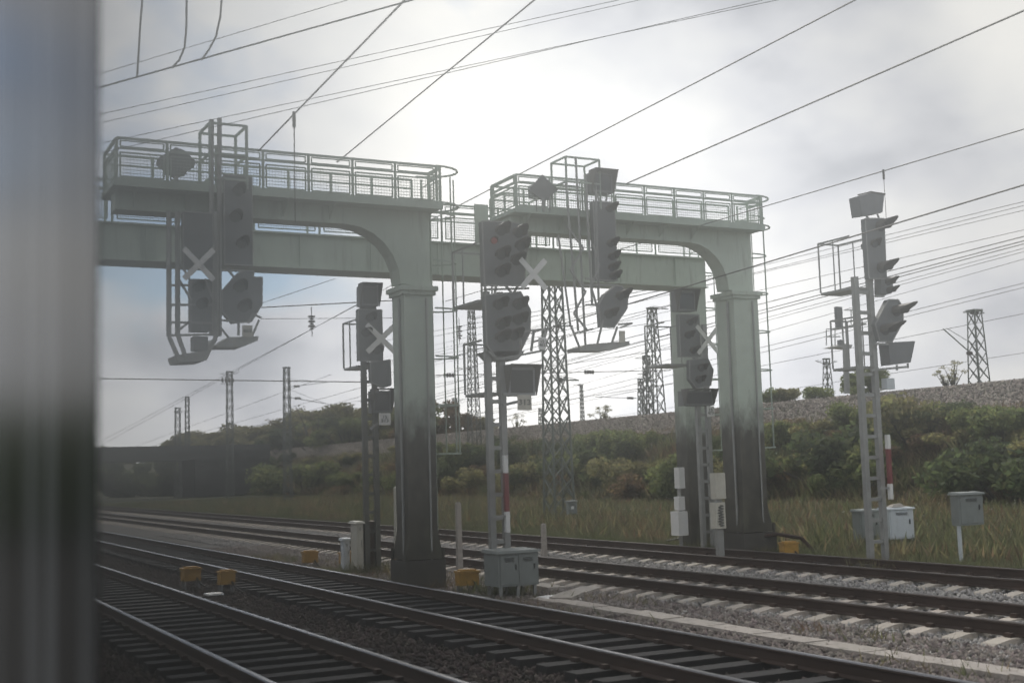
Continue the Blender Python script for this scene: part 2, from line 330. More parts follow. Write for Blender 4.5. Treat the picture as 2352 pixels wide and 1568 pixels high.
def track(xc, conc, top, y0, y1, ymax, label, zr):
    t = thing('railway_track', (xc, y0, 0), label, 'railway track')
    for s in (-.755, .755): part('rail', rail_mesh(xc + s, y0, y1, zr), [RAILS, top], t)
    n = int((ymax - y0) / .62)
    for i in range(n):
        o = link('sleeper', SM[conc], t); o.location = (rng.uniform(-.02, .02), i * .62 + rng.uniform(-.02, .02), zr - (.072 if conc else .022)); o.rotation_euler = (0, 0, rng.uniform(-.012, .012))
    b = MB()
    for i in range(min(n, 60)):
        for s_ in (-.755, .755):
            for sd_ in (-1, 1): b.box(xc + s_ + sd_ * .10 - .035, xc + s_ + sd_ * .10 + .035, y0 + i * .62 - .05, y0 + i * .62 + .05, zr - .01, zr + .045)
    tag(part('rail_clips', b, RAILS, t), kind='stuff')
    b = MB(); y = y0 + n * .62
    while y < y1 - 1:                              # farther sleepers merge in the distance
        b.box(xc - 1.3, xc + 1.3, y - .13, y + .13, zr - .16, zr - .004); y += .62
    tag(part('distant_sleepers', b, SLEEP if conc else WOOD, t), kind='stuff')
    return t
track(4.33, False, RAILT, 5, 290, 75, 'nearest dark track with bright rail tops cut off by the bottom edge', -.085)
track(7.95, False, RAILT, 5, 290, 85, 'second dark track on timber sleepers running before the big green column', -.085)
track(12.9, True, RAILB, 4, 290, 95, 'rusty track on pale concrete sleepers beside the concrete cable trough', -.075)
track(17.15, True, RAILB, 5, 290, 95, 'rusty track nearest the meadow, farthest on the level ground', -.085)
t = thing('railway_track', (51, 20, 5.5), 'track running along the top of the embankment', 'railway track')
for s in (-.75, .75): part('rail', rail_mesh(51 + s, -10, 700, 5.56), [RAILS, RAILB], t)
b = MB()
for i in range(500): b.box(49.75, 52.3, -10 + i * .62, -9.75 + i * .62, 5.4, 5.575)
tag(part('distant_sleepers', b, SLEEP, t), kind='stuff')

# cable trough of concrete lids
t = thing('cable_trough', (10.15, 8, -.15), 'pale concrete cable trough with slab lids along the near rusty track', 'cable trough')
y = 6.0; k = 0
while y < 18.3:
    me = MB().box(-.19, .19, .008, .985, 0, .07)
    o = part('lid', MB(), CONC); COL.objects.unlink(o); bpy.data.objects.remove(o)
    if k == 0: LID = me.mesh('lid', CONC)
    o = link('lid', LID, t); o.location = (rng.uniform(-.012, .012), y - 8, .0 + rng.uniform(-.006, .01)); o.rotation_euler = (rng.uniform(-.01, .01), rng.uniform(-.02, .02), rng.uniform(-.012, .012)); y += 1.0; k += 1
part('channel', MB().box(9.95, 9.99, 6, 18.3, -.4, -.153).box(10.31, 10.35, 6, 18.3, -.4, -.153), CONC, t)
for (x, yy, rz) in ((10.3, 18.5, .75), (10.95, 19.15, .85), (11.15, 20.1, .1), (11.17, 21.1, .02)):
    o = link('lid', LID, t); o.location = (x - 10.15, yy - 8, .012); o.rotation_euler = (0, .02, -rz)

# ------------------------------------------------------------------ gantries
def mesh_panel(x0, x1, y0, y1, z0, z1):
    """frame and wire infill of one railing panel between two plan points"""
    f = MB(); g_ = MB(); a = Vector((x0, y0, 0)); b_ = Vector((x1, y1, 0)); zz = Vector((0, 0, 1))
    cs = [a + zz * z0, b_ + zz * z0, b_ + zz * z1, a + zz * z1]
    for p, q in zip(cs, cs[1:] + cs[:1]): f.bar(p, q, .017)
    n = max(4, int((z1 - z0) / .055))
    for i in range(1, n): z = z0 + (z1 - z0) * i / n; g_.bar(a + zz * z, b_ + zz * z, .006, 3)
    n = max(4, int((b_ - a).length / .055))
    for i in range(1, n): p = a.lerp(b_, i / n); g_.bar(p + zz * z0, p + zz * z1, .0045, 3)
    return f, g_
def railing(t, p, q, z, n, mat_=None, h=.74, panels=True):
    mat_ = mat_ or GREENR
    p = Vector((p[0], p[1], 0)); q = Vector((q[0], q[1], 0)); zz = Vector((0, 0, 1))
    for k in range(n + 1):
        c = p.lerp(q, k / n); part('railing_post', MB().bar(c + zz * z, c + zz * (z + h), .028), mat_, t)
    part('top_rail', MB().bar(p + zz * (z + h), q + zz * (z + h), .028), mat_, t)
    part('mid_rail', MB().bar(p + zz * (z + h * .76), q + zz * (z + h * .76), .022), mat_, t)
    for k in range(n if panels else 0):
        a = p.lerp(q, (k + .07) / n); b_ = p.lerp(q, (k + .93) / n)
        f, g_ = mesh_panel(a.x, b_.x, a.y, b_.y, z + .07, z + h * .66)
        o = part('panel_frame', f, mat_, t); part('wire_mesh', g_, mat_, o)
        f2 = MB()
        for s in ((a + zz * (z + h * .8), b_ + zz * (z + h * .8)), (a + zz * (z + h * .94), b_ + zz * (z + h * .94)), (a + zz * (z + h * .8), a + zz * (z + h * .94)), (b_ + zz * (z + h * .8), b_ + zz * (z + h * .94))): f2.bar(s[0], s[1], .014)
        part('upper_rail_frame', f2, mat_, t)
def ladder(t, x, y, z0, z1, hoops=True, mat_=None):
    mat_ = mat_ or GREENR
    for dy in (-.2, .2): part('ladder_stile', MB().bar((x, y + dy, z0), (x, y + dy, z1), .024), mat_, t)
    b = MB(); z = z0 + .15
    while z < z1: b.bar((x, y - .2, z), (x, y + .2, z), .013); z += .3
    part('ladder_rungs', b, mat_, t)
    if hoops:
        z = 2.4
        for i in range(99):
            if z > z1: break
            pts = [(x + .62 * math.sin(math.pi * k / 8), y - .34 * math.cos(math.pi * k / 8), z) for k in range(9)]
            part('ladder_hoop', MB().tube(pts, .02, 4), mat_, t); z += .95
        for dy, dx in ((-.24, .44), (.24, .44), (0, .62)): part('hoop_strip', MB().bar((x + dx, y + dy, 2.4), (x + dx, y + dy, z1), .016), mat_, t)
def gantry(X, Y, x_end, zt, hw, label, n, zfoot):
    t = thing('signal_gantry', (X, Y, -.2), label, 'signal gantry')
    c = MB().box(X - hw, X + hw, Y - hw, Y + hw, zfoot, zt - 1.74)
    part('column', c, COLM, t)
    part('column_foot', MB().box(X - hw + .002, X + hw - .002, Y - hw + .002, Y + hw - .002, .95, zfoot)
         .add([(X - hw * s, Y - hw * u, z) for z, q in ((.95, 1), (.42, 1.22)) for s, u in ((-q, -q), (q, -q), (q, q), (-q, q))], [(0, 4, 5, 1), (1, 5, 6, 2), (2, 6, 7, 3), (3, 7, 4, 0)]), UNVEILED, t, 'lower column painted dark where the sky reflection ends')
    part('plinth', MB().box(X - hw * 1.34, X + hw * 1.34, Y - hw * 1.34, Y + hw * 1.34, -.5, .4), CONCD, t)
    for sx in (-1, 1):
        for sy in (-1, 1): part('anchor_bolt', MB().bar((X + sx * hw * 1.25, Y + sy * hw * 1.2, .4), (X + sx * hw * 1.25, Y + sy * hw * 1.2, .62), .035, 6), UNVEILED, t)
    part('collar', MB().box(X - hw - .09, X + hw + .09, Y - hw - .09, Y + hw + .09, zt - 1.66, zt - 1.57).box(X - hw - .05, X + hw + .05, Y - hw - .05, Y + hw + .05, zt - 1.74, zt - 1.66), GREEN, t)
    # arm with curved haunch, one plate girder
    zs = zt - .40; r = 1.12; xc = X - hw
    poly = [(X + hw, zt - .09), (x_end, zt - .09), (x_end, zs), (xc - r, zs)]
    poly += [(xc - r + r * math.sin(R(a)), zs - r + r * math.cos(R(a))) for a in (15, 30, 45, 60, 75, 90)]
    poly += [(X + hw, zt - 1.57)]
    aw = .21
    part('arm', MB().prism([(x, Y - aw, z) for x, z in poly], (0, aw * 2, 0)), GREEN, t)
    fl = MB(); top = [(x_end, zs)] + poly[3:-1]
    for p, q in zip(top, top[1:]):
        d = Vector((q[0] - p[0], 0, q[1] - p[1])).normalized(); nn = Vector((d.z, 0, -d.x)) * .03
        a = Vector((p[0], Y - aw - .03, p[1])); b_ = Vector((q[0], Y - aw - .03, q[1]))
        if nn.z > 0: nn = -nn
        fl.prism([a, b_, b_ + nn, a + nn], (0, 2 * aw + .06, 0))
    part('soffit_flange', fl, GREEN, t)
    y0, y1 = Y - .62, Y + .62; xr = X + hw + .12
    part('walkway_floor', MB().box(x_end - .1, xr, y0, y1, zt - .085, zt), GREENR, t)
    part('walkway_kerb', MB().box(x_end - .1, xr, y0 - .02, y0 - .003, zt - .10, zt + .05).box(x_end - .1, xr, y1 + .003, y1 + .02, zt - .10, zt + .05), GREENR, t)
    k = x_end + .3
    while k < X - 1.2:
        part('bracket_plate', MB().prism([(k, y0, zt - .088), (k, Y - aw - .001, zt - .36), (k, Y - aw - .001, zt - .088)], (.02, 0, 0)), GREEN, t); k += .9
    railing(t, (x_end - .05, y0), (X + hw, y0), zt, n); railing(t, (x_end - .05, y1), (X + hw, y1), zt, n, panels=False)
    railing(t, (x_end - .05, y0 + .05), (x_end - .05, y1 - .05), zt, 1); railing(t, (xr - .02, y0 + .05), (xr - .02, y0 + .62), zt, 1)
    ladder(t, X + hw + .14, Y + .25, .4, zt + .72)
    for z in (zt + .82, zt + .1):
        part('ladder_hoop', MB().tube([(X + hw + .1 + .66 * math.sin(math.pi * k / 10), Y + .12 - .5 * math.cos(math.pi * k / 10), z) for k in range(11)], .022, 4), GREENR, t)
    part('cable_conduit', MB().bar((X - hw - .03, Y - hw * .4, .4), (X - hw - .03, Y - hw * .4, zt - 1.8), .03, 6).bar((X + hw * .5, Y - hw - .03, .4), (X + hw * .5, Y - hw - .03, zt - 1.8), .022, 6), GALV, t)
    return t
gl = gantry(9.50, 22.6, 3.85, 7.2, .30, 'green steel gantry whose arm reaches left from the nearer, middle column', 7, 1.2)
gr = gantry(18.88, 24.6, 12.65, 7.72, .36, 'green steel gantry whose arm reaches left from the right-hand column', 8, 1.2)
# rear crossing gantry
t = thing('signal_gantry', (19.3, 27.4, -.2), 'long green box beam gantry crossing all tracks behind the two armed columns', 'signal gantry')
part('beam', MB().box(-3.0, 19.9, 27.2, 27.9, 6.72, 7.46), GREEN, t)
part('beam_flange', MB().box(-3.0, 19.9, 27.1, 28.0, 6.69, 6.719).box(-3.0, 19.9, 27.1, 28.0, 7.461, 7.5), GREEN, t)
for k in range(13):
    x = -1.5 + k * 1.7; part('stiffener', MB().box(x, x + .03, 27.13, 27.198, 6.72, 7.46), GREEN, t)
for x in (5.2, 11.2, 15.6): part('splice_plate', MB().box(x, x + .32, 27.17, 27.197, 6.76, 7.42), GREENR, t)
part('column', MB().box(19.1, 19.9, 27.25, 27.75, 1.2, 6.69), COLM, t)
part('column_foot', MB().box(19.102, 19.898, 27.252, 27.748, -.3, 1.2), UNVEILED, t, 'lower column painted dark where the sky reflection ends')
railing(t, (-3, 27.12), (19.8, 27.12), 7.5, 15, h=.9); railing(t, (-3, 28.0), (19.8, 28.0), 7.5, 15, h=.9, panels=False)
ladder(t, 19.95, 27.75, .4, 8.4)
part('access_box', MB().box(13.05, 13.4, 27.02, 27.08, 7.5, 8.45), GREEN, t)
cg = MB()
for x in (13.8, 14.9):
    for yy in (26.9, 27.7): cg.bar((x, yy, 7.5), (x, yy, 8.75), .03)
for z in (8.1, 8.75): cg.tube([(13.8, 26.9, z), (14.9, 26.9, z), (14.9, 27.7, z), (13.8, 27.7, z), (13.8, 26.9, z)], .026, 4)
part('stair_cage', cg, GREENR, t)

# ------------------------------------------------------------------ signals
class Sig:
    """a signal standing or hanging in the plane across the tracks at Y, its front towards -Y"""
    def __init__(s, Y, base, label, name='light_signal', cat='railway signal', group=None):
        s.Y = Y; s.t = thing(name, base, label, cat, group)
    def P(s, x, y, dy=0): return PY(x, y, s.Y) + Vector((0, dy, 0))
    def rim(s, pts, m):
        b_ = MB(); n = len(pts)
        for i in range(n): b_.bar(Vector(pts[i]) + Vector((0, -.004, 0)), Vector(pts[(i + 1) % n]) + Vector((0, -.004, 0)), .016)
        part('board_rim', b_, m, s.t)
    def poly(s, name, pts, th, m=None, dy=0, label=None):
        if 'signal_board' in name: s.rim([s.P(x, y, dy) for x, y in pts], GALV)
        return part(name, MB().prism([s.P(x, y, dy) for x, y in pts], (0, th, 0)), m or BOARD, s.t, label)
    def rect(s, name, x0, y0, x1, y1, th, m=None, dy=0, label=None):
        a = s.P(x0, y0); b_ = s.P(x1, y1)
        if 'board' in name and th < .2: s.rim([(a.x, s.Y + dy, a.z), (b_.x, s.Y + dy, a.z), (b_.x, s.Y + dy, b_.z), (a.x, s.Y + dy, b_.z)], GALV)
        o = part(name, MB().box(a.x, b_.x, s.Y + dy, s.Y + dy + th, b_.z, a.z), m or BOARD, s.t, label); return o
    def hood_box(s, name, x0, y0, x1, y1, th=.32, m=None):
        a = s.P(x0, y0); b_ = s.P(x1, y1); m = m or BOXG
        o = part(name, MB().box(a.x, b_.x, s.Y, s.Y + th, b_.z, a.z), m, s.t)
        hb = MB().prism([(a.x - .03, s.Y + .1, a.z + .025), (a.x - .03, s.Y - .22, a.z + .025), (a.x - .03, s.Y - .002, b_.z)], (.022, 0, 0))
        hb.prism([(b_.x + .008, s.Y + .1, a.z + .025), (b_.x + .008, s.Y - .22, a.z + .025), (b_.x + .008, s.Y - .002, b_.z)], (.022, 0, 0))
        hb.box(a.x - .03, b_.x + .03, s.Y - .22, s.Y + .1, a.z + .026, a.z + .045)
        q = part('hood', hb, HOOD, s.t)
        part('display_screen', MB().box(a.x + .05, b_.x - .05, s.Y - .012, s.Y - .002, b_.z + .05, a.z - .05), LENS, s.t)
        return o
    def lamp(s, x, y, r=.1, ln=.32, red=False):
        p = s.P(x, y)
        part('lens', MB().disc(p.x, s.Y - .002, p.z, r * .82, .02), REDL if red else LENS, s.t)
        part('lamp_housing', MB().bar((p.x, s.Y + .14, p.z), (p.x, s.Y + .30, p.z), r * .95, 8), BOXG, s.t)
        part('visor', MB().visor(p.x, s.Y - .001, p.z, r, ln), HOOD, s.t)
    def cross(s, x, y, hx, hy, wd=.052):
        p = s.P(x, y, -.16); q = s.P(x + hx, y + hy, -.16); rad = (q - p).length
        for k, a in enumerate((math.atan2(q.z - p.z, q.x - p.x), math.pi - math.atan2(q.z - p.z, q.x - p.x))):
            u = Vector((math.cos(a), 0, math.sin(a))); v = Vector((-u.z, 0, u.x)); c = p + Vector((0, -.013 * k, 0))
            part('cross_bar', MB().prism([c + u * rad + v * wd, c - u * rad + v * wd, c - u * rad - v * wd, c + u * rad - v * wd], (0, .012, 0)), WHITE, s.t)
        part('cross_mount', MB().bar(p, p + Vector((0, .2, 0)), .02), GALV, s.t)
    def plate(s, x0, y0, x1, y1, txt, m=WHITE, dy=-.1, sz=.36):
        a = s.P(x0, y0); b_ = s.P(x1, y1)
        o = part('number_plate', MB().box(a.x, b_.x, s.Y + dy, s.Y + dy + .012, b_.z, a.z), m, s.t)
        tm = text_mesh(txt, (a.z - b_.z) * sz)
        q = link('lettering', tm, o); q.location = Vector(((a.x + b_.x) / 2, s.Y + dy - .003, (a.z + b_.z) / 2 )) - s.t.location; q.rotation_euler = (math.pi / 2, 0, 0)
        wd = max(v.co.x for v in tm.vertices) - min(v.co.x for v in tm.vertices); k = min(1.25, .86 * (b_.x - a.x) / wd); q.scale = (k, 1, 1)
        part('plate_bracket', MB().bar((a.x * .5 + b_.x * .5, s.Y + dy + .012, a.z - .05), (a.x * .5 + b_.x * .5, s.Y + .1, a.z - .05), .015), GALV, s.t)
    def mast(s, xa, xb, z0, za, zb_, sp=.42, r=.055, m=None):
        m = m or GALV; yy = s.Y + .16
        for x, z in ((xa, za), (xb, zb_)): part('mast_tube', MB().box(x - r, x + r, yy - r, yy + r, z0, z), m, s.t)
        z = z0 + .45
        while z < min(za, zb_) - .05:
            part('mast_rung', MB().box(xa + r + .001, xb - r - .001, yy - .03, yy + .03, z - .035, z + .035), m, s.t); z += sp
        part('mast_base', MB().box(xa - .2, xb + .2, yy - .25, yy + .25, -.3, z0 + .02), CONCD, s.t)
    def platform(s, x0, x1, z, h=1.0, dep=1.0, y0=.3, m=None):
        m = m or GALV; a = s.Y + y0; b_ = a + dep
        part('platform_floor', MB().box(x0, x1, a, b_, z - .05, z), m, s.t)
        g_ = MB()
        for x in (x0, x1): g_.bar((x, b_, z), (x, b_, z + h), .024)
        for x in (x0, x1): g_.bar((x, b_ - .45, z), (x, b_ - .45, z + h), .018)
        for zz in (z + h,): g_.tube([(x0, a, zz), (x0, b_, zz), (x1, b_, zz), (x1, a, zz)], .022, 4)
        part('platform_guardrail', g_, m, s.t)
    def bars(s, name, segs, r=.03, m=None, n=4):
        for sg in segs: part(name, MB().tube([s.P(*p) for p in sg], r, n), m or GALV, s.t)

# right-hand signal on its lattice mast
s = Sig(19.3, (18.1, 19.3, -.1), 'tall signal on open two-tube mast right of all gantries, beside white cabinet')
s.mast(17.95, 18.34, -.05, 5.75, 6.95)
s.poly('indicator_box', [(1973, 450), (2000, 443), (2031, 447), (2027, 488), (1980, 495)], .3, BOXG)
s.bars('box_hood', [[(1971, 448), (2000, 441), (2033, 446)]], .02, HOOD)
s.bars('head_bracket', [[(1990, 496), (1998, 505)], [(2015, 492), (2020, 504)]], .02)
s.poly('signal_board', [(1987, 502), (2030, 502), (2036, 640), (1996, 640)], .13)
s.lamp(2022, 520, .13, .5); s.lamp(2024, 616, .13, .5); s.lamp(2008, 560, .1, .2)
s.poly('small_head', [(2024, 636), (2052, 636), (2050, 668), (2040, 676), (2024, 674)], .2, BOXG); s.lamp(2040, 648, .09, .3); s.lamp(2042, 668, .08, .3)
s.poly('distant_signal_board', [(2040, 688), (2062, 688), (2074, 706), (2074, 738), (2048, 785), (2020, 783), (2010, 745)], .12)
s.lamp(2058, 715, .13, .6); s.lamp(2032, 758, .13, .6)
s.poly('lower_indicator_box', [(2040, 786), (2102, 783), (2092, 832), (2046, 838)], .28, BOXG)
s.bars('box_bracket', [[(2000, 850), (2086, 842)], [(2060, 838), (2060, 850)], [(2085, 834), (2085, 845)], [(2005, 790), (2040, 790)], [(2010, 680), (2030, 680)]], .03)
s.rect('junction_box', 2036, 868, 2056, 893, .15, WBOX)
a = s.P(1984, 655); s.platform(17.95, 18.5, a.z, 1.05, .95, .25); a = s.P(1990, 838); s.platform(17.95, 18.4, a.z, 1.0, .7, .25)

# middle signal
s = Sig(20.4, (10.2, 20.4, -.1), 'large multi-lamp signal with white cross and plate 313, right of middle column')
s.mast(10.1, 10.38, -.1, 5.3, 5.3, m=GALV)
s.poly('signal_board', [(1107, 508), (1180, 511), (1210, 522), (1214, 560), (1206, 600), (1206, 655), (1113, 655)], .14)
for x, y in ((1150, 530), (1190, 535), (1195, 565), (1150, 585), (1185, 598), (1150, 625)): s.lamp(x, y, .12, .34)
s.lamp(1134, 553, .075, .1, True)
s.poly('distant_signal_board', [(1114, 678), (1195, 670), (1218, 712), (1217, 762), (1190, 818), (1140, 822), (1118, 792)], .14)
for x, y in ((1145, 700), (1190, 700), (1150, 745), (1190, 735), (1150, 775), (1180, 770)): s.lamp(x, y, .12, .36)
s.bars('board_bracket', [[(1113, 655), (1118, 678)], [(1140, 655), (1136, 676)], [(1160, 655), (1175, 672)], [(1190, 655), (1180, 672)], [(1112, 665), (1215, 662)]], .025)
s.cross(1216, 632, 29, 34)
s.hood_box('indicator_box', 1166, 843, 1230, 908, .3, mat('sky_sheen_indicator_box', (.36, .37, .38), .45, var=.1))  # paler grey puts the sky's sheen on this box into its colour
s.rect('indicator_lid', 1178, 838, 1224, 843, .3, BOXG)
s.plate(1185, 907, 1218, 942, '313', CREAM, -.06, .5)
s.plate(1219, 778, 1236, 806, '15\n463', WHITE, -.3, .36)
s.bars('service_frame', [[(1196, 762), (1256, 755), (1242, 806), (1160, 822)], [(1226, 760), (1220, 806)], [(1196, 780), (1196, 815)]], .028)
s.bars('plate_arm', [[(1155, 930), (1190, 922)], [(1155, 905), (1190, 905)]], .035)
s.poly('basket_floor', [(1120, 806), (1205, 806), (1190, 826), (1140, 826)], .5, GALV)
a = s.P(1110, 683); s.platform(10.0, 10.6, a.z, 1.05, 1.05, .3); a = s.P(1110, 898); s.platform(10.05, 10.5, a.z, .95, .75, .3)

# signal left of the middle column
s = Sig(26.8, (10.2, 26.8, -.1), 'signal with white cross and plate 15 313 left of the middle column')
s.mast(10.1, 10.36, -.1, 5.9, 5.9, m=mat('dark_mast_paint', (.12, .12, .1), .7, var=.3))
s.hood_box('upper_indicator_box', 829, 655, 870, 703, .3)
s.rect('box_lid', 833, 649, 868, 655, .3, BOXG)
s.rect('signal_board', 822, 710, 879, 829, .14)
for x, y in ((850, 730), (840, 765), (866, 805)): s.lamp(x, y, .11, .3)
s.cross(870, 779, 33, 32, .062)
s.poly('distant_signal_board', [(850, 832), (896, 826), (898, 884), (880, 890), (852, 878)], .14)
s.hood_box('lower_indicator_box', 856, 897, 899, 947, .3, BOARD)
s.plate(866, 949, 893, 976, '15\n313', WHITE, -.12, .38)
s.bars('plate_arm', [[(850, 985), (868, 972)], [(846, 905), (870, 895)]], .03)
a = s.P(838, 836); s.platform(10.0, 10.45, a.z, 1.05, .95, .25)

# signal before the far right column
s = Sig(26.2, (18.75, 26.2, -.1), 'signal with white cross and plate 15 473 before the rear column at right')
s.mast(18.85, 19.15, -.1, 5.6, 5.6)
s.hood_box('upper_indicator_box', 1556, 668, 1598, 715, .3)
s.rect('signal_board', 1559, 721, 1610, 820, .14)
for x, y in ((1585, 740), (1580, 770), (1592, 805)): s.lamp(x, y, .11, .3)
s.cross(1618, 782, 26, 32)
s.poly('distant_signal_board', [(1584, 826), (1625, 822), (1638, 850), (1632, 885), (1600, 892), (1584, 870)], .14)
s.lamp(1610, 845, .11, .3); s.lamp(1605, 872, .11, .3)
s.hood_box('lower_indicator_box', 1572, 897, 1638, 931, .3, BOARD)
s.plate(1617, 933, 1635, 957, '15\n473', WHITE, -.12, .38)
a = s.P(1562, 833); s.platform(18.0, 18.8, a.z, 1.05, .9, .25)

# signals hanging from the left arm
s = Sig(21.9, (5.1, 21.9, 4.1), 'basket-hung signal with white cross under the far left arm end')
s.bars('hanger_rail', [[(388, 485), (388, 772), (412, 828)], [(408, 485), (408, 768), (428, 824)], [(497, 485), (497, 770), (470, 826)]], .045)
s.bars('basket_rail', [[(388, 700), (497, 700)], [(388, 770), (497, 768)], [(390, 655), (440, 655)], [(408, 760), (440, 735)], [(410, 640), (440, 690)], [(412, 600), (440, 650)], [(470, 640), (490, 690)], [(388, 740), (497, 742)]], .026)
s.rect('signal_board', 420, 486, 490, 620, .14)
s.rect('lower_head', 441, 640, 484, 760, .3, BOARD)
s.lamp(455, 660, .1, .3); s.lamp(462, 700, .1, .3)
s.cross(452, 610, 34, 36, .05)
s.poly('basket_floor', [(405, 815), (480, 803), (497, 775), (500, 780), (468, 829), (410, 831)], .7, GALV)
s.rect('terminal_box', 445, 772, 478, 805, .25, BOXG)
s = Sig(21.95, (5.9, 21.95, 4.8), 'signal with broad six-sided board and tall roof cage on the left arm')
s.bars('hanger_rail', [[(486, 275), (486, 770)], [(504, 272), (504, 772)]], .042)
c0 = s.P(482, 282); c1 = s.P(566, 290)
cg = MB(); zt_ = c0.z; zb0 = 7.2
for x in (c0.x, c1.x):
    for yy in (21.95, 22.7): cg.bar((x, yy, zb0), (x, yy, zt_), .03)
for z in (zt_, zt_ - .55, zt_ - 1.0): cg.tube([(c0.x, 21.95, z), (c1.x, 21.95, z), (c1.x, 22.7, z), (c0.x, 22.7, z), (c0.x, 21.95, z)], .028, 4)
part('roof_cage', cg, GREENR, s.t)
s.rect('upper_board', 514, 402, 580, 610, .16)
for x, y in ((547, 440), (540, 500), (555, 560)): s.lamp(x, y, .11, .3)
s.poly('distant_signal_board', [(510, 668), (545, 628), (560, 622), (582, 622), (582, 637), (602, 637), (601, 700), (578, 738), (535, 742), (510, 715)], .16)
s.lamp(550, 660, .12, .3); s.lamp(560, 705, .12, .3)
s.bars('board_bracket', [[(505, 620), (560, 622)], [(520, 615), (540, 640)], [(505, 735), (540, 738)], [(548, 742), (548, 770)], [(570, 742), (580, 720), (600, 730)], [(505, 750), (525, 775)], [(595, 735), (575, 780)]], .024)
s.poly('platform_floor', [(497, 793), (525, 774), (594, 772), (592, 782), (555, 797), (497, 797)], .5, GALV)
s.plate(555, 747, 579, 774, '463', CREAM, -.04, .42)

# signal hanging from the right arm
s = Sig(23.5, (14.2, 23.5, 4.6), 'signal hung on an open lattice frame through the right arm, with roof cage')
s.bars('hanger_rail', [[(1322, 360), (1345, 800)], [(1300, 420), (1328, 760)], [(1368, 420), (1375, 690)], [(1345, 400), (1360, 700)]], .03)
s.bars('frame_lacing', [[(1302, 520), (1340, 570), (1310, 620), (1345, 670), (1318, 720), (1350, 760)], [(1345, 640), (1372, 640)], [(1345, 700), (1372, 700)], [(1362, 560), (1376, 610), (1358, 660), (1376, 720)], [(1320, 765), (1362, 755)], [(1282, 540), (1310, 745), (1332, 800)]], .026)
s.bars('support_strut', [[(1385, 735), (1372, 790)], [(1418, 750), (1405, 788)], [(1420, 745), (1452, 742), (1425, 752)], [(1340, 655), (1420, 655)]], .026)
c0 = s.P(1299, 360); c1 = s.P(1376, 366); cg = MB(); zt_ = c0.z
for x in (c0.x, c1.x):
    for yy in (23.5, 24.15): cg.bar((x, yy, 7.72), (x, yy, zt_), .028)
for z in (zt_, zt_ - .55): cg.tube([(c0.x, 23.5, z), (c1.x, 23.5, z), (c1.x, 24.15, z), (c0.x, 24.15, z), (c0.x, 23.5, z)], .026, 4)
part('roof_cage', cg, GREENR, s.t)
s.hood_box('upper_indicator_box', 1360, 394, 1408, 444, .32, BOARD)
s.bars('box_bracket', [[(1372, 445), (1376, 462)], [(1395, 445), (1392, 462)]], .02)
s.rect('signal_board', 1362, 462, 1418, 645, .15)
for x, y in ((1400, 480), (1402, 560), (1405, 590), (1405, 615), (1408, 635)): s.lamp(x, y, .10, .36)
s.poly('distant_signal_board', [(1376, 700), (1388, 676), (1414, 656), (1428, 658), (1442, 680), (1440, 708), (1410, 752), (1380, 750)], .14)
s.lamp(1424, 680, .12, .5); s.lamp(1398, 722, .12, .4)
s.poly('platform_floor', [(1330, 798), (1352, 790), (1446, 783), (1446, 792), (1400, 804), (1332, 805)], .55, GALV)
s.rect('plate_back', 1419, 760, 1433, 787, .02, CREAM, -.06)

# speed boards on top of the arms
def speed_board(Y, pts, box, post, label):
    s = Sig(Y, tuple(s_ for s_ in PY(*post[1], Y)), label, 'speed_board', 'railway sign')
    s.poly('diamond_board', pts, .05); s.rect('backing_box', *box, .22, BOXG, .06)
    for x, y in post[2:]: s.bars('stay', [[(x, y), (x + 1, post[1][1])]], .018)
    s.bars('post', [[post[0], post[1]]], .04)
speed_board(21.98, [(404, 338), (424, 346), (450, 370), (446, 384), (404, 412), (360, 378), (362, 364)], (384, 350, 430, 398), ((404, 405), (404, 420)), 'dark diamond board standing on the left arm above the basket')
speed_board(23.95, [(1246, 401), (1282, 436), (1250, 462), (1214, 436)], (1226, 422, 1274, 455), ((1247, 455), (1249, 486), (1232, 455), (1262, 452)), 'dark diamond board with box behind, standing on the right arm end')

# far signal on the embankment
s = Sig(64, (50, 64, 5.5), 'small far signal with white platforms on the embankment skyline')
X0 = 48.2; s.Y = 55.5
a0 = s.P(1946, 905); s.t.location = a0
s.bars('mast_tube', [[(1938, 790), (1942, 903)], [(1944, 790), (1949, 903)]], .11)
s.rect('signal_board', 1921, 704, 1937, 752, .2)
s.bars('platform_guardrail', [[(1941, 712), (1968, 712), (1968, 745)], [(1955, 712), (1955, 745)], [(1898, 758), (1898, 793)], [(1898, 756), (1930, 753)], [(1898, 773), (1930, 773)], [(1918, 756), (1918, 793)]], .04, GALV)
s.poly('platform_floor', [(1912, 797), (1940, 789), (1958, 792), (1955, 799)], .9, GALV)
s.poly('upper_platform_floor', [(1926, 752), (1960, 745), (1990, 741), (1990, 746), (1945, 754)], .9, GALV)
s.bars('ladder_stile', [[(1934, 740), (1938, 792)]], .07)
s.rect('equipment_box', 1931, 780, 1939, 793, .3, BOXG)

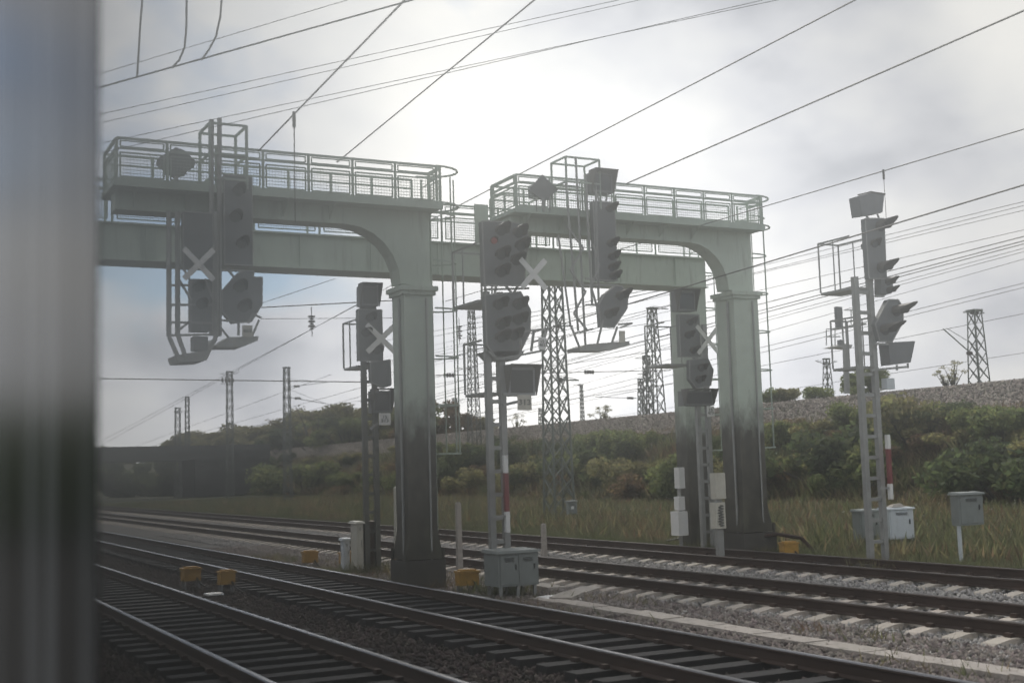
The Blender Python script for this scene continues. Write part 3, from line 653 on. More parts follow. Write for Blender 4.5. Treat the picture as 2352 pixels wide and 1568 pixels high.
# ------------------------------------------------------------------ lattice masts
def lattice(x, y, z0, z1, wb, wt, label, cat='lattice mast', arms=(), r=.045, group=None, bays=None, m=None, name='lattice_mast'):
    m = m or MASTM
    t = thing(name, (x, y, z0), label, cat, group); H = z1 - z0
    cs = [(-1, -1), (1, -1), (1, 1), (-1, 1)]
    def c(k, f): w_ = (wb + (wt - wb) * f) / 2; return Vector((x + cs[k][0] * w_, y + cs[k][1] * w_, z0 + H * f))
    for k in range(4): part('leg', MB().bar(c(k, 0), c(k, 1), r * 1.15), m, t)
    n = bays or max(6, int(H / (wb + wt) * 1.5)); b_ = MB()
    for i in range(n):
        f0, f1 = i / n, (i + 1) / n
        for k in range(4):
            j = (k + 1) % 4; b_.bar(c(k, f0), c(j, f1), r * .62); b_.bar(c(j, f0), c(k, f1), r * .62)
    part('lattice_bracing', b_, m, t)
    part('mast_cap', MB().box(x - wt / 2 - .06, x + wt / 2 + .06, y - wt / 2 - .06, y + wt / 2 + .06, z1, z1 + .12), m, t)
    for (zz, lx, up) in arms:
        zz = z1 - zz; a = MB().bar((x, y, zz), (x + lx, y, zz + up), r * .8).bar((x, y, zz + (.7 if abs(lx) > 2 else .2)), (x + lx * .9, y, zz + up + .05), r * .4)
        o = part('cross_arm', a, m, t)
        i_ = MB()
        for q in range(4): i_.bar((x + lx * (.18 + q * .035), y, zz + .0 + up * .2), (x + lx * (.2 + q * .035), y, zz + up * .2), .11, 6)
        part('insulator', i_, PORC, t)
    return t
lat = [  # px centre, top py, X, base z, base width, top width, arms (below top, reach, rise), label
    (1082, 710, 46.2, 2.6, .95, .42, ((.9, 1.3, .3), (5.2, -1.6, .1)), 'slim lattice mast directly left of the multi-lamp middle signal'),
    (1497, 710, 46.0, 5.4, .9, .42, ((-.05, 1.3, 0),), 'tall tapering lattice mast with right-pointing top arm, right of the hanging signal'),
    (1484, 820, 52, 5.4, .6, .34, ((.1, -1.0, 0), (1.3, -.8, 0)), 'short lattice mast close left of the tall tapering one'),
    (1471, 872, 60, 5.0, .6, .3, ((1.6, -4.6, .1),), 'low lattice mast with long level arm reaching left on the skyline'),
    (1335, 884, 80, 4.5, .5, .25, ((0, -1.2, 0),), 'thin distant mast between hanging signal and big lattice pylon'),
    (2238, 716, 54, 5.4, .82, .5, ((.05, .75, 0), (.05, -.85, 0), (2.6, -2.4, 1.6)), 'dark lattice mast with wide crosshead right of the tall right signal'),
    (1898, 826, 72, 4.8, .9, .35, ((.4, 1.2, .3), (.4, -1.2, .3)), 'distant lattice mast with spiky crosshead left of the small far signal'),
    (527, 855, 34, -.1, .7, .5, ((.4, 1.1, .5), (.4, -1.1, .3), (1.2, -1.0, 0)), 'lattice mast with forked head below the left hanging signals'),
    (658, 846, 32, -.1, .62, .42, ((1.6, 3.6, .45), (2.4, 4.0, -.7)), 'lattice mast with two long arms left of the plate 15 313 signal'),
    (430, 913, 36, -.1, .6, .4, (), 'thin lattice mast, middle of the three at far left'),
    (408, 938, 33, -.1, .7, .5, ((.5, .9, .2), (.5, -.5, .2)), 'stubby lattice mast, leftmost of all the masts'),
    (1044, 916, 62, 4.8, .8, .4, ((.5, 1.3, .5), (.5, -1.3, .5)), 'distant lattice mast head above the orange tree'),
    (1242, 940, 75, 4.8, .6, .4, (), 'small distant mast just above the embankment rail beside the 313 plate'),
]
for px, py, X, z0, wb, wt, arms, lab in lat:
    p = PX(px, py, X); lattice(p.x, p.y, z0, p.z, wb, wt, lab, arms=arms, r=.042 if X > 40 else .04)
p = PX(1285, 1180, 27)
lattice(27, p.y, -.15, 11.5, .98, .6, 'big pale green lattice pylon rising from the meadow behind the gantry arm', cat='pylon', r=.05, bays=13, m=mat('pylon_paint', (.15, .17, .145), .65, var=.2, scale=3), name='lattice_pylon', arms=((3.2, 1.0, 0), (5.6, 1.2, 0)))

# ------------------------------------------------------------------ overhead wires
def wire(X, z, label, y0=3, y1=260, r=.012, sag=.0, drops=(), group=None, X1=None, z1=None, name='overhead_wire'):
    t = thing(name, (X, y0, z), label, 'overhead wire', group); X1 = X if X1 is None else X1; z1 = z if z1 is None else z1
    pts = []
    n = 40
    for i in range(n + 1):
        f = i / n; y = y0 + (y1 - y0) * f; sg = sag * 4 * ((y / 60) % 1) * (1 - (y / 60) % 1)
        pts.append((X + (X1 - X) * f, y, z + (z1 - z) * f - sg))
    part('cable', MB().tube(pts, r, 5), WIRE, t)
    for (dy, dz) in drops:
        f = (dy - y0) / (y1 - y0); x = X + (X1 - X) * f; zz = z + (z1 - z) * f
        part('dropper', MB().bar((x, dy, zz - .02), (x, dy, zz - dz), .007, 4).bar((x, dy, zz + .015), (x, dy, zz - .12), .02, 5), WIRE, t)
    return t
def wire_px(a, b, X, label, X1=None, r=.012, group=None, drops=(), ext=(.12, 3.0)):
    """a straight span through two points of the photo on tracks' side X (and X1 at its second point)"""
    p = PX(a[0], a[1], X); q = PX(b[0], b[1], X if X1 is None else X1); d = q - p
    p2 = p - d * ext[0]; q2 = q + d * ext[1]
    t = thing('overhead_wire', p, label, 'overhead wire', group); part('cable', MB().tube([p2, p, q, q2], r, 5), WIRE, t)
    for f, dz in drops:
        c = p.lerp(q, f); part('dropper', MB().bar(c, c - Vector((0, 0, dz)), .007, 4).bar(c + Vector((0, 0, .03)), c - Vector((0, 0, .16)), .022, 5), WIRE, t)
    return t
wire_px((930, 0), (600, 340), 4.3, 'overhead wire dropping steeply from the top edge to the left roof cage', 4.6, .010, drops=((.7, 1.3),), ext=(.2, .03))
wire_px((1228, 0), (780, 368), 8.0, 'long overhead wire passing over the left arm railing', 8.2, .012, ext=(.2, .02))
wire_px((1965, 0), (985, 508), 12.9, 'overhead wire running from the top edge down past the right arm corner', 13.1, .012, drops=((.69, .5),), ext=(.2, .03))
wire_px((2352, 25), (1450, 417), 12.9, 'thick overhead wire ending behind the upper box of the hanging signal', 13.2, .013, ext=(.25, .02))
wire_px((2352, 297), (1750, 476), 17.2, 'overhead wire over the right-hand column ladder', 17.4, .011, drops=((.47, .95),), ext=(.3, 2.5))
wire_px((2352, 425), (1750, 606), 17.2, 'darkest overhead wire touching the tall right signal', 17.4, .016, ext=(.3, 2.5))
ORD = 'first second third fourth fifth sixth seventh eighth ninth tenth eleventh twelfth thirteenth fourteenth'.split()
GW = 'thin far overhead wires bunched at the right'; LW = 'thin far overhead wire over the embankment at right'
for i, (ya, yb, X) in enumerate(((463, 612, 52), (472, 625, 52), (483, 628, 55), (528, 668, 56), (543, 700, 51), (553, 715, 51), (560, 722, 53), (570, 735, 57), (578, 742, 57), (595, 768, 62), (650, 800, 51), (660, 812, 53), (720, 842, 60), (810, 905, 70))):
    wire_px((2352, ya), (1740, yb), X, '%s from the top of the thin far overhead wires meeting the right picture edge' % ORD[i], r=.017 if i not in (4, 5, 6) else .026, group=GW, ext=(.3, 3.2))
GM = 'thin wires between the columns'; LM = 'thin dark wire running low between the gantry columns'
for i, (a, b_, X) in enumerate((((1545, 655), (1000, 760), 40), ((1545, 662), (985, 775), 40), ((1545, 700), (990, 870), 44), ((1545, 765), (1000, 905), 44), ((1540, 700), (1000, 830), 46), ((1545, 880), (1000, 965), 52), ((1545, 800), (1010, 880), 50), ((1545, 735), (1000, 815), 52))):
    wire_px(a, b_, X, 'thin dark wire between the gantry columns, meeting the rear column %s' % ('just under the beam', 'second below the beam', 'third below the beam', 'beside the white cross', 'at mid height', 'lowest of all', 'below the white cross', 'above the white cross')[i], r=.02, group=GM, ext=(.0, .5))
GL = 'thin wires at the left sky'; LL = 'thin dark wire running down to the left horizon'
for i, (a, b_, X) in enumerate((((900, 655), (300, 985), 26), ((840, 690), (350, 950), 24), ((770, 640), (605, 695), 20), ((900, 870), (400, 1010), 34), ((900, 890), (400, 1030), 36), ((820, 920), (350, 1040), 40), ((760, 860), (420, 985), 30))):
    wire_px(a, b_, X, 'thin dark wire running down to the left horizon, %s' % ('topmost', 'passing the insulator string', 'below the six-sided board', 'just above the treeline', 'just above the 15 313 plate', 'lowest, behind the treeline', 'over the two-armed mast')[i], r=.016, group=GL, ext=(.0, .6))
# level wires crossing between the masts at left
def cross_wire(a, b_, Y, label, r=.02, group=None, extras=()):
    p = PY(*a, Y); q = PY(*b_, Y)
    t = thing('cross_wire', p, label, 'overhead wire', group); part('cable', MB().bar(p, q, r, 5), WIRE, t)
    for f in extras:
        c = p.lerp(q, f); i_ = MB()
        for k in range(4): i_.bar(c + Vector((.16 * k, 0, 0)), c + Vector((.16 * k + .05, 0, 0)), .12, 7)
        part('insulator', i_, PORC, t)
    return t
cross_wire((150, 868), (900, 878), 58, 'level wire with insulator between the far left masts', .025, extras=(.45,))
cross_wire((600, 706), (900, 690), 38, 'level wire right of the six-sided left signal', .018)
cross_wire((990, 862), (1540, 850), 60, 'level wire with insulators behind the middle signal', .022, extras=(.05, .62))
cross_wire((600, 732), (900, 730), 48, 'faint level wire under the rear beam at left', .012)
# vertical insulator strings
def string(px, y0, y1, Y, label):
    p = PY(px, y0, Y); q = PY(px + 2, y1, Y); t = thing('insulator_string', q, label, 'insulator')
    part('hanger_wire', MB().bar(p, q, .014, 5), WIRE, t); i_ = MB(); L_ = (p - q).length; n = 6
    for k in range(n): c = p.lerp(q, .3 + .5 * k / n); i_.bar(c, c - Vector((0, 0, .05)), .11 if k % 2 == 0 else .06, 8)
    part('insulator_discs', i_, PORC, t)
string(715, 705, 772, 38, 'hanging insulator string left of the middle column')
string(1054, 730, 792, 44, 'hanging insulator string right of the middle column')
# window reflections of wires, built as solid cables at upper left
def reflected(a, b_, Ya, Yb, r, label, group=None, drops=()):
    p = PY(*a, Ya); q = PY(*b_, Yb); d = q - p
    t = thing('reflected_cable', p, label, 'feeder cable', group); part('cable', MB().tube([p - d * .4, p, p.lerp(q, .5), q, q + d * 2.2], r, 5), WIRE, t)
    for pts in drops: part('jumper_loop', MB().tube([PY(x, y, Ya + (Yb - Ya) * (x - a[0]) / (b_[0] - a[0])) for x, y in pts], .014, 5), WIRE, t)
reflected((0, 265), (930, 5), 17, 15, .012, 'thick feeder cable with jumper loops crossing the upper left sky', drops=(((330, -40), (322, 60), (315, 179)), ((429, -40), (428, 60), (424, 110), (412, 138), (395, 157)), ((512, -40), (506, 40), (496, 85), (480, 115), (463, 138))))
for i, (a, b_) in enumerate((((0, 238), (800, 0)), ((0, 313), (900, 115)), ((0, 335), (900, 130)), ((0, 378), (700, 230)), ((0, 405), (520, 285)))):
    reflected(a, b_, 18 + i * .4, 16 + i * .4, .005, 'thin feeder cable in the upper left sky, %s' % ('just above the thick one', 'first under the thick one', 'second under the thick one', 'ending over the roof cage', 'lowest, over the left railing')[i], 'thin feeder cables at upper left')

# ------------------------------------------------------------------ trackside furniture
def yellow_box(x, y, label, rz=0, sc=1.0):
    t = thing('yellow_track_box', (x, y, -.15), label, 'track box', 'yellow trackside boxes')
    ca, sa = math.cos(rz), math.sin(rz)
    def rot(mb): mb.v = [(v[0] * ca - v[1] * sa, v[0] * sa + v[1] * ca, v[2]) for v in mb.v]; return mb
    sc *= .72; w_, d_ = .26 * sc, .17 * sc
    link('housing', rot(MB().box(-w_, w_, -d_, d_, .14, .36)).mesh('housing', YEL), t)
    link('lid', rot(MB().box(-w_ - .02, w_ + .02, -d_ - .02, d_ + .02, .361, .40).box(-w_ * .8, w_ * .8, -d_ * .7, d_ * .7, .401, .425)).mesh('lid', YEL), t)
    for sx in (-1, 1):
        for sy in (-1, 1): link('leg', rot(MB().box(sx * w_ * .8 - .02, sx * w_ * .8 + .02, sy * d_ * .7 - .02, sy * d_ * .7 + .02, -.15, .139)).mesh('leg', GALV), t)
    link('cable', rot(MB().tube([(w_ * .5, -d_, .2), (w_ * .6, -d_ - .12, .1), (w_ * 1.2, -d_ - .3, -.0)], .018, 5)).mesh('cable', CABLE), t)
yellow_box(9.85, 21.15, 'yellow box beside the grey cabinet at the middle signal foot', -.1, 1.0)
yellow_box(18.55, 22.7, 'yellow box on the ground right of the right column', -.15, .95)
yellow_box(6.05, 26.4, 'yellow box farthest left, between the two dark tracks', .1, .95)
yellow_box(9.6, 29.5, 'yellow box on pale gravel left of the white slim cabinet', 0, .9)
yellow_box(10.15, 28.4, 'yellow box half hidden by the white slim cabinet', 0, .9)
yellow_box(6.4, 24.9, 'dull low yellow box beside the inner rail of the second track', .1, .8)
yellow_box(10.4, 25.6, 'yellow box close left of the middle column foot', .1, .8)

def cabinet(x0, x1, y0, y1, z0, z1, m, label, legs=True, name='trackside_cabinet', doors=2, group=None):
    t = thing(name, ((x0 + x1) / 2, (y0 + y1) / 2, -.2), label, 'cabinet', group)
    part('housing', MB().box(x0, x1, y0, y1, z0, z1), m, t)
    part('roof', MB().add([(x0 - .04, y0 - .05, z1 + .001), (x1 + .04, y0 - .05, z1 + .001), (x1 + .04, y1 + .04, z1 + .001), (x0 - .04, y1 + .04, z1 + .001), (x0 - .02, y0 - .03, z1 + .045), (x1 + .02, y0 - .03, z1 + .045), (x1 + .02, y1 + .02, z1 + .06), (x0 - .02, y1 + .02, z1 + .06)], [(3, 2, 1, 0), (4, 5, 6, 7), (0, 1, 5, 4), (1, 2, 6, 5), (2, 3, 7, 6), (3, 0, 4, 7)]), m, t)
    w_ = (x1 - x0 - .06) / doors
    for k in range(doors):
        a = x0 + .03 + k * w_
        o = part('door', MB().box(a + .008, a + w_ - .008, y0 - .014, y0 - .001, z0 + .04, z1 - .03), m, t)
        part('vent_louvre', MB().box(a + w_ * .25, a + w_ * .75, y0 - .024, y0 - .0141, z1 - .09, z1 - .08).box(a + w_ * .25, a + w_ * .75, y0 - .024, y0 - .0141, z1 - .115, z1 - .105).box(a + w_ * .25, a + w_ * .75, y0 - .024, y0 - .0141, z1 - .14, z1 - .13), CABLE, o)['kind'] = 'stuff'
        part('handle', MB().box(a + w_ * .82, a + w_ * .86, y0 - .035, y0 - .0145, z0 + (z1 - z0) * .5, z0 + (z1 - z0) * .66), CABLE, o)
    if legs:
        for x in (x0 + .06, (x0 + x1) / 2, x1 - .06):
            for y in (y0 + .05, y1 - .05): part('leg', MB().box(x - .025, x + .025, y - .025, y + .025, -.3, z0), GALV, t)
    return t
a = PY(1102, 1262, 20.15); b_ = PY(1212, 1342, 20.15)
cabinet(9.72, 10.5, 19.6, 20.15, .06, .62, GBOX, 'wide grey-green cabinet on short legs before the middle signal mast')
cabinet(9.85, 10.0, 26.9, 27.3, -.1, .95, CREAM, 'tall cream and brown plank-sided box at the foot of the 15 313 signal', False, doors=1)
cabinet(10.02, 10.4, 27.05, 27.35, -.1, .94, mat('brown_cabinet', (.13, .09, .06), .8, var=.3), 'brown narrow cabinet behind the foot of the 15 313 signal', False, doors=1)
cabinet(9.78, 9.93, 27.6, 27.8, -.1, .56, WBOX, 'slim white cabinet left of the 15 313 signal foot', False, doors=1)
p = PY(2030, 1240, 24.2); q = PY(2090, 1168, 24.2)
cabinet(p.x + .22, q.x + .1, 24.2, 24.55, p.z, q.z, WBOX, 'white cabinet with stones on its roof right of the tall right mast', True, doors=1)
stn = thing('roof_stone', ((p.x + q.x) / 2 + .15, 24.37, q.z + .06), 'pale flat stone lying on the white cabinet roof', 'stone')
link('stone_block', MB().add([(-.22, -.1, 0), (.24, -.1, 0), (.22, .14, 0), (-.2, .12, 0), (-.12, -.06, .07), (.14, -.04, .09), (.12, .08, .08), (-.1, .07, .06)], [(3, 2, 1, 0), (4, 5, 6, 7), (0, 1, 5, 4), (1, 2, 6, 5), (2, 3, 7, 6), (3, 0, 4, 7)]).mesh('stone_block', CONC), stn)
p = PY(1958, 1240, 24.9); q = PY(2012, 1173, 24.9)
cabinet(p.x + .3, q.x + .1, 24.9, 25.2, p.z, q.z, GBOX, 'dull grey cabinet left of the tall right mast', True, doors=1)
# grey box on a post
p = PY(2192, 1208, 19.0); q = PY(2256, 1134, 19.0)
t = cabinet(p.x + .16, q.x, 19.0, 19.22, p.z, q.z, GBOX, 'grey box on a single white post at the right edge of the meadow', False, name='post_box', doors=1)
part('post', MB().bar((p.x + .24, 19.11, -.25), (p.x + .24, 19.11, p.z), .045, 8), WBOX, t)
# small box on the pylon's pole
p = PX(1316, 1180, 25.8); q = PX(1316, 1152, 25.8)
t = cabinet(25.6, 26.0, p.y, p.y + .2, p.z, q.z, GBOX, 'small grey box on a thin pole at the pylon foot', False, name='post_box', doors=1)
part('post', MB().bar((25.8, p.y + .1, -.2), (25.8, p.y + .1, p.z), .035, 6), GALV, t)
part('warning_label', MB().box(25.72, 25.84, p.y - .02, p.y - .015, p.z + .2, p.z + .32), WHITE, t)

def post(x, y, z1, hw, m, label, cap=True, name='marker_post'):
    t = thing(name, (x, y, -.2), label, 'post')
    part('shaft', MB().add([(x + sx * k, y + sy * k, z) for z, k in ((-.4, hw * 1.12), (z1, hw * .9)) for sx, sy in ((-1, -1), (1, -1), (1, 1), (-1, 1))], [(0, 1, 5, 4), (1, 2, 6, 5), (2, 3, 7, 6), (3, 0, 4, 7), (4, 5, 6, 7)]), m, t)
    if cap: part('cap', MB().add([(x + sx * k, y + sy * k, z) for z, k in ((z1 + .001, hw * .92), (z1 + .03, hw * .5)) for sx, sy in ((-1, -1), (1, -1), (1, 1), (-1, 1))], [(0, 1, 5, 4), (1, 2, 6, 5), (2, 3, 7, 6), (3, 0, 4, 7), (4, 5, 6, 7)]), m, t)
    return t
q = PY(1052, 1156, 23.1); post(q.x, 23.1, q.z, .05, CONC, 'tall thin concrete post between middle column and middle signal')
q = PY(1248, 1204, 27.9); post(q.x, 27.9, q.z, .055, CONC, 'short concrete post right of the middle signal cabinet')
q = PY(911, 1120, 26.4); t = post(q.x, 26.4, q.z, .06, CREAM, 'cream post standing just left of the middle column foot')
# white double box posts
def white_stack(px0, px1, segs, Y, label, m, graf=False):
    p = PY(px0, segs[0][0], Y); q = PY(px1, segs[-1][1], Y)
    t = thing('white_terminal_post', (p.x, Y, -.2), label, 'terminal post')
    for (ya, yb, dw) in segs:
        a = PY(px0, ya, Y); b_ = PY(px1, yb, Y); part('terminal_box', MB().box(a.x - dw, b_.x + dw, Y - dw, Y + .22 + dw, b_.z + .015, a.z), m, t)
    part('stem', MB().box(p.x + .04, q.x - .04, Y + .05, Y + .17, -.3, p.z - .05), GALV, t)
    if graf:
        g_ = MB(); a = PY(px0, segs[1][0], Y); b_ = PY(px1, segs[1][1], Y); pts = []
        for k in range(26): f = k / 25; pts.append((a.x + (b_.x - a.x) * (.5 + .32 * math.sin(k * 1.9)), Y - .008, a.z + (b_.z - a.z) * (.1 + .8 * f)))
        part('graffiti_scrawl', g_.tube(pts, .011, 4), GRAFM, t)
white_stack(1559, 1574, [(1073, 1122, 0), (1140, 1172, 0), (1174, 1230, .06)], 26.4, 'stacked white terminal boxes left of the graffiti post', WHITE)
white_stack(1643, 1668, [(1086, 1146, 0), (1154, 1214, 0)], 23.9, 'cream double box post with black graffiti left of the right column', CREAM, True)
# red and white marker rods
def rod(px0, y0, px1, y1, Y, bands, label):
    t = thing('red_white_rod', PY(px1, y1, Y), label, 'marker rod')
    for (f0, f1, m) in bands:
        a = PY(px0 + (px1 - px0) * f0, y0 + (y1 - y0) * f0, Y); b_ = PY(px0 + (px1 - px0) * f1, y0 + (y1 - y0) * f1, Y)
        part('red_band' if m is RED else 'white_band', MB().box(a.x - .038, a.x + .038, Y - .038, Y + .038, b_.z + .002, a.z), m, t)
    part('rod_clamp', MB().box(a.x - .3, a.x - .039, Y - .02, Y + .02, a.z - .1, a.z - .06), GALV, t)
rod(1160, 1045, 1166, 1222, 20.3, ((0, .23, WHITE), (.23, .73, RED), (.73, 1, WHITE)), 'red and white rod on the middle signal mast')
rod(2038, 998, 2046, 1146, 19.25, ((0, .22, WHITE), (.22, .76, RED), (.76, 1, WHITE)), 'red and white rod on the tall right mast')
# flat things on the ground
sl = thing('loose_slab', (10.35, 18.9, -.14), 'loose white slab lying before the grey-green cabinet', 'slab')
link('slab_block', MB().add([(-.2, -.25, 0), (.2, -.22, 0), (.22, .25, 0), (-.18, .22, 0), (-.19, -.24, .05), (.19, -.21, .05), (.21, .24, .055), (-.17, .21, .05)], [(3, 2, 1, 0), (4, 5, 6, 7), (0, 1, 5, 4), (1, 2, 6, 5), (2, 3, 7, 6), (3, 0, 4, 7)]).mesh('slab_block', WHITE), sl)
for (x, y, lab) in ((9.5, 28.6, 'white flat stone below the leftmost gravel yellow box'), (6.0, 24.3, 'white flat stone between the two dark tracks')):
    o = thing('flat_stone', (x, y, -.14), lab, 'stone'); link('stone_block', sl.children[0].data, o).scale = (.8, .8, .6)
tb = thing('timber_block', (9.2, 19.4, -.12), 'dark timber block beside the far rail of the second track', 'timber')
link('timber_beam', MB().box(-.12, .12, -.45, .45, 0, .09).mesh('timber_beam', WOOD), tb)
p = PY(1770, 1232, 24.0); tube_pts = [(18.9, 24.2, .3), (19.3, 24.0, .35), (19.75, 23.7, .25), (19.9, 23.4, -.1)]
o = thing('bent_pipe', (19.3, 24, -.1), 'rusty bent pipe rising behind the right-hand yellow box', 'pipe'); part('pipe', MB().tube(tube_pts, .045, 6), RAILS, o)
o = thing('ground_cable', (20.3, 28.6, -.1), 'black cable looping on gravel between white post and graffiti post', 'cable')
part('cable', MB().tube([(19.9, 29.6, -.05), (20.4, 29.2, .06), (20.7, 28.6, -.02), (21.1, 28.9, .08), (21.5, 28.3, -.05)], .03, 5), CABLE, o)
struct('gravel_patch_ground', MB().add([(19.0, 25.6, -.195), (22.4, 25.8, -.15), (22.2, 31.5, -.15), (18.9, 31, -.195)], [(0, 1, 2, 3)]), BEDG)

# ------------------------------------------------------------------ vegetation
def leaf_mesh(name, n, m, size, blobs, flat=.85, stem=True, twig=0):
    """many small leaf faces spread through a lumpy crown of about unit radius, standing on z=0"""
    per = n // len(blobs); Cs = []; 
    for (bx, by, bz, br) in blobs:
        d = rng.normal(size=(per, 3)); d /= np.linalg.norm(d, axis=1)[:, None]
        rad = br * rng.random((per, 1)) ** .45
        Cs.append(np.array([[bx, by, bz]]) + d * rad * np.array([[1, 1, flat]]))
    Cn = np.concatenate(Cs); Cn[:, 2] = np.abs(Cn[:, 2]); k = len(Cn)
    u = rng.normal(size=(k, 3)); u /= np.linalg.norm(u, axis=1)[:, None]
    v = rng.normal(size=(k, 3)); v -= (v * u).sum(1)[:, None] * u; v /= np.linalg.norm(v, axis=1)[:, None]
    s = size * rng.uniform(.6, 1.4, (k, 1))
    V = np.stack([Cn - u * s, Cn + v * s * .55, Cn + u * s, Cn - v * s * .55], 1).reshape(-1, 3)
    F = np.arange(4 * k).reshape(-1, 4)
    me = bpy.data.meshes.new(name); me.vertices.add(len(V)); me.vertices.foreach_set('co', V.astype(np.float32).ravel())
    me.loops.add(F.size); me.loops.foreach_set('vertex_index', F.astype(np.int32).ravel()); me.polygons.add(k); me.polygons.foreach_set('loop_start', np.arange(0, F.size, 4, dtype=np.int32)); me.update(calc_edges=True)
    me.materials.append(m); return me
def stem_mesh(name, blobs, r):
    b_ = MB()
    for (bx, by, bz, br) in blobs: b_.bar((bx * .15, by * .15, -.1), (bx * .6, by * .6, bz * .6), r, 5, r * .6).bar((bx * .6, by * .6, bz * .6), (bx * 1.05, by * 1.05, bz + br * .7), r * .6, 4, r * .15)
    return b_.mesh(name, BARK)
def blobs(n, spread, h0, h1, r0, r1):
    return [(random.gauss(0, spread), random.gauss(0, spread), random.uniform(h0, h1), random.uniform(r0, r1)) for _ in range(n)]
VAR = {}
def variant(key, leaf, n, size, bl):
    VAR.setdefault(key, []).append((leaf_mesh('foliage', n, LEAFS[leaf], size, bl), stem_mesh('stems', bl, .035)))
for k in range(3):
    for lf in ('dark', 'green', 'olive', 'rust'):
        variant('bush_' + lf, lf, 3000, .065, blobs(9, .45, .2, .8, .25, .5))
for lf in ('green', 'olive', 'rust', 'pale', 'dark'):
    for k in range(2): variant('tree_' + lf, lf, 6500, .058, [(random.gauss(0, .42), random.gauss(0, .42), random.uniform(.2, 1.65), random.uniform(.28, .5)) for _ in range(14)])
variant('sapling', 'pale', 420, .05, [(random.gauss(0, .16), random.gauss(0, .16), .3 + .13 * i, .2) for i in range(12)])
variant('sapling', 'olive', 650, .05, [(random.gauss(0, .28), random.gauss(0, .28), .3 + .12 * i, .22) for i in range(11)])
variant('bare', 'rust', 240, .04, [(random.gauss(0, .4), random.gauss(0, .4), random.uniform(.5, 1.8), .25) for i in range(14)])
def plant(key, x, y, z, s, label, cat='bush', group=None, name='bush', sz=1.0, i=None):
    fm, sm = random.choice(VAR[key]) if i is None else VAR[key][i]
    t = thing(name, (x, y, z), label, cat, group); t.rotation_euler = (0, 0, random.uniform(0, 6.28)); t.scale = (s, s, s * sz)
    link('foliage' if name == 'bush' else 'crown', fm, t); link('stems' if name == 'bush' else 'trunk', sm, t); return t
# slope bushes
GB = 'bushes overgrowing the embankment slope'
for i in range(95):
    y = 33 + 180 * random.random() ** 1.5; x = random.uniform(41.5, 47.6)
    z = emb_z(x) - .15
    k = random.choices(['bush_dark', 'bush_green', 'bush_olive', 'bush_rust'], (2, 4, 4, 2))[0]
    plant(k, x, y, z, random.uniform(.5, 1.5) * (1 + y / 300), 'low %s bush among the growth covering the embankment slope' % {'bush_dark': 'dark green', 'bush_green': 'mid green', 'bush_olive': 'olive', 'bush_rust': 'reddish brown'}[k], group={'bush_dark': 'dark ', 'bush_green': 'green ', 'bush_olive': 'olive ', 'bush_rust': 'reddish '}[k] + GB, sz=random.uniform(.6, 1.0))
def at_slope(px, py):
    lo, hi = 40.0, 48.0
    for _ in range(20):
        X = (lo + hi) / 2
        if PX(px, py, X).z > emb_z(X): lo = X
        else: hi = X
    return PX(px, py, lo)
random.seed(5)
for i in range(34):
    y = random.uniform(36, 95); x = random.uniform(41.8, 46.5)
    plant(random.choice(['bush_green', 'bush_green', 'bush_dark', 'bush_olive']), x, y, emb_z(x) - .2, random.uniform(1.2, 2.3), 'taller leafy bush standing out of the growth on the embankment slope', group='taller bushes on the slope', sz=random.uniform(.8, 1.1))
for (px, py, k, s, lab) in ((1900, 1095, 'bush_dark', 3.0, 'largest dark green bush on the slope left of the tall right mast'), (1840, 1100, 'bush_green', 1.9, 'green bush next to the largest dark bush'), (1970, 1100, 'bush_green', 2.2, 'green bush behind the tall right mast on the slope'), (2110, 1050, 'bush_rust', 1.6, 'reddish brown bush right of the tall right mast'), (2260, 1120, 'bush_dark', 2.4, 'dense dark bush at the right edge'), (2330, 1150, 'bush_dark', 2.6, 'dark bush cut by the right picture edge'), (2300, 1010, 'bush_green', 2.0, 'green bush high on the slope at the right edge'), (1960, 1100, 'bush_olive', 1.0, 'yellowish bush at the foot of the largest dark bush'), (1075, 1075, 'bush_green', 2.6, 'green bush on the slope left of the middle signal mast'), (1020, 1085, 'bush_dark', 2.4, 'dark bush on the slope behind the middle column'), (1010, 1160, 'bush_rust', 2.0, 'brown bush at the slope foot right of the middle column'), (1390, 1080, 'bush_dark', 2.2, 'dark bush on the slope below the hanging signal'), (1460, 1140, 'bush_rust', 1.8, 'brownish bush at the slope foot right of the pylon'), (1190, 1120, 'bush_olive', 2.2, 'olive bush right of the middle signal mast'), (700, 1130, 'bush_green', 4.2, 'broad green bush on the slope left of the 15 313 signal'), (560, 1120, 'bush_dark', 4.6, 'broad dark bush on the far left slope'), (470, 1130, 'bush_green', 5.0, 'leftmost broad bush on the slope')):
    p = at_slope(px, py); plant(k, p.x, p.y, p.z - .2, s, lab, sz=.85)
# skyline trees and shrubs
def sky_plant(key, px, py0, py1, X, label, name='tree', cat='tree', i=None, wide=1.15, sink=0.0, group=None):
    base = PX(px, py1, X); top = PX(px, py0, X); h = top.z - base.z; full = 2.0 if key.startswith(('tree', 'bare', 'sapling')) else 1.25
    s = h / full; wide *= 1.45; t = plant(key, base.x, base.y, base.z - sink, s * wide, label, cat, group, name, 1 / wide, i)
sky_plant('bush_olive', 1805, 882, 928, 57, 'pale green bush on the skyline right of the right column', 'bush', 'bush', wide=.8)
sky_plant('bush_green', 1875, 880, 922, 60, 'small bush on the skyline under the spiky mast', 'bush', 'bush', wide=.9)
sky_plant('bush_green', 1765, 888, 930, 56, 'low green bush touching the right column ladder', 'bush', 'bush', wide=.7)
sky_plant('tree_green', 2005, 836, 905, 56, 'leafy tree behind the tall right signal mast', wide=.9)
sky_plant('tree_green', 1960, 850, 906, 58, 'shorter leafy tree beside the small far signal', wide=.8)
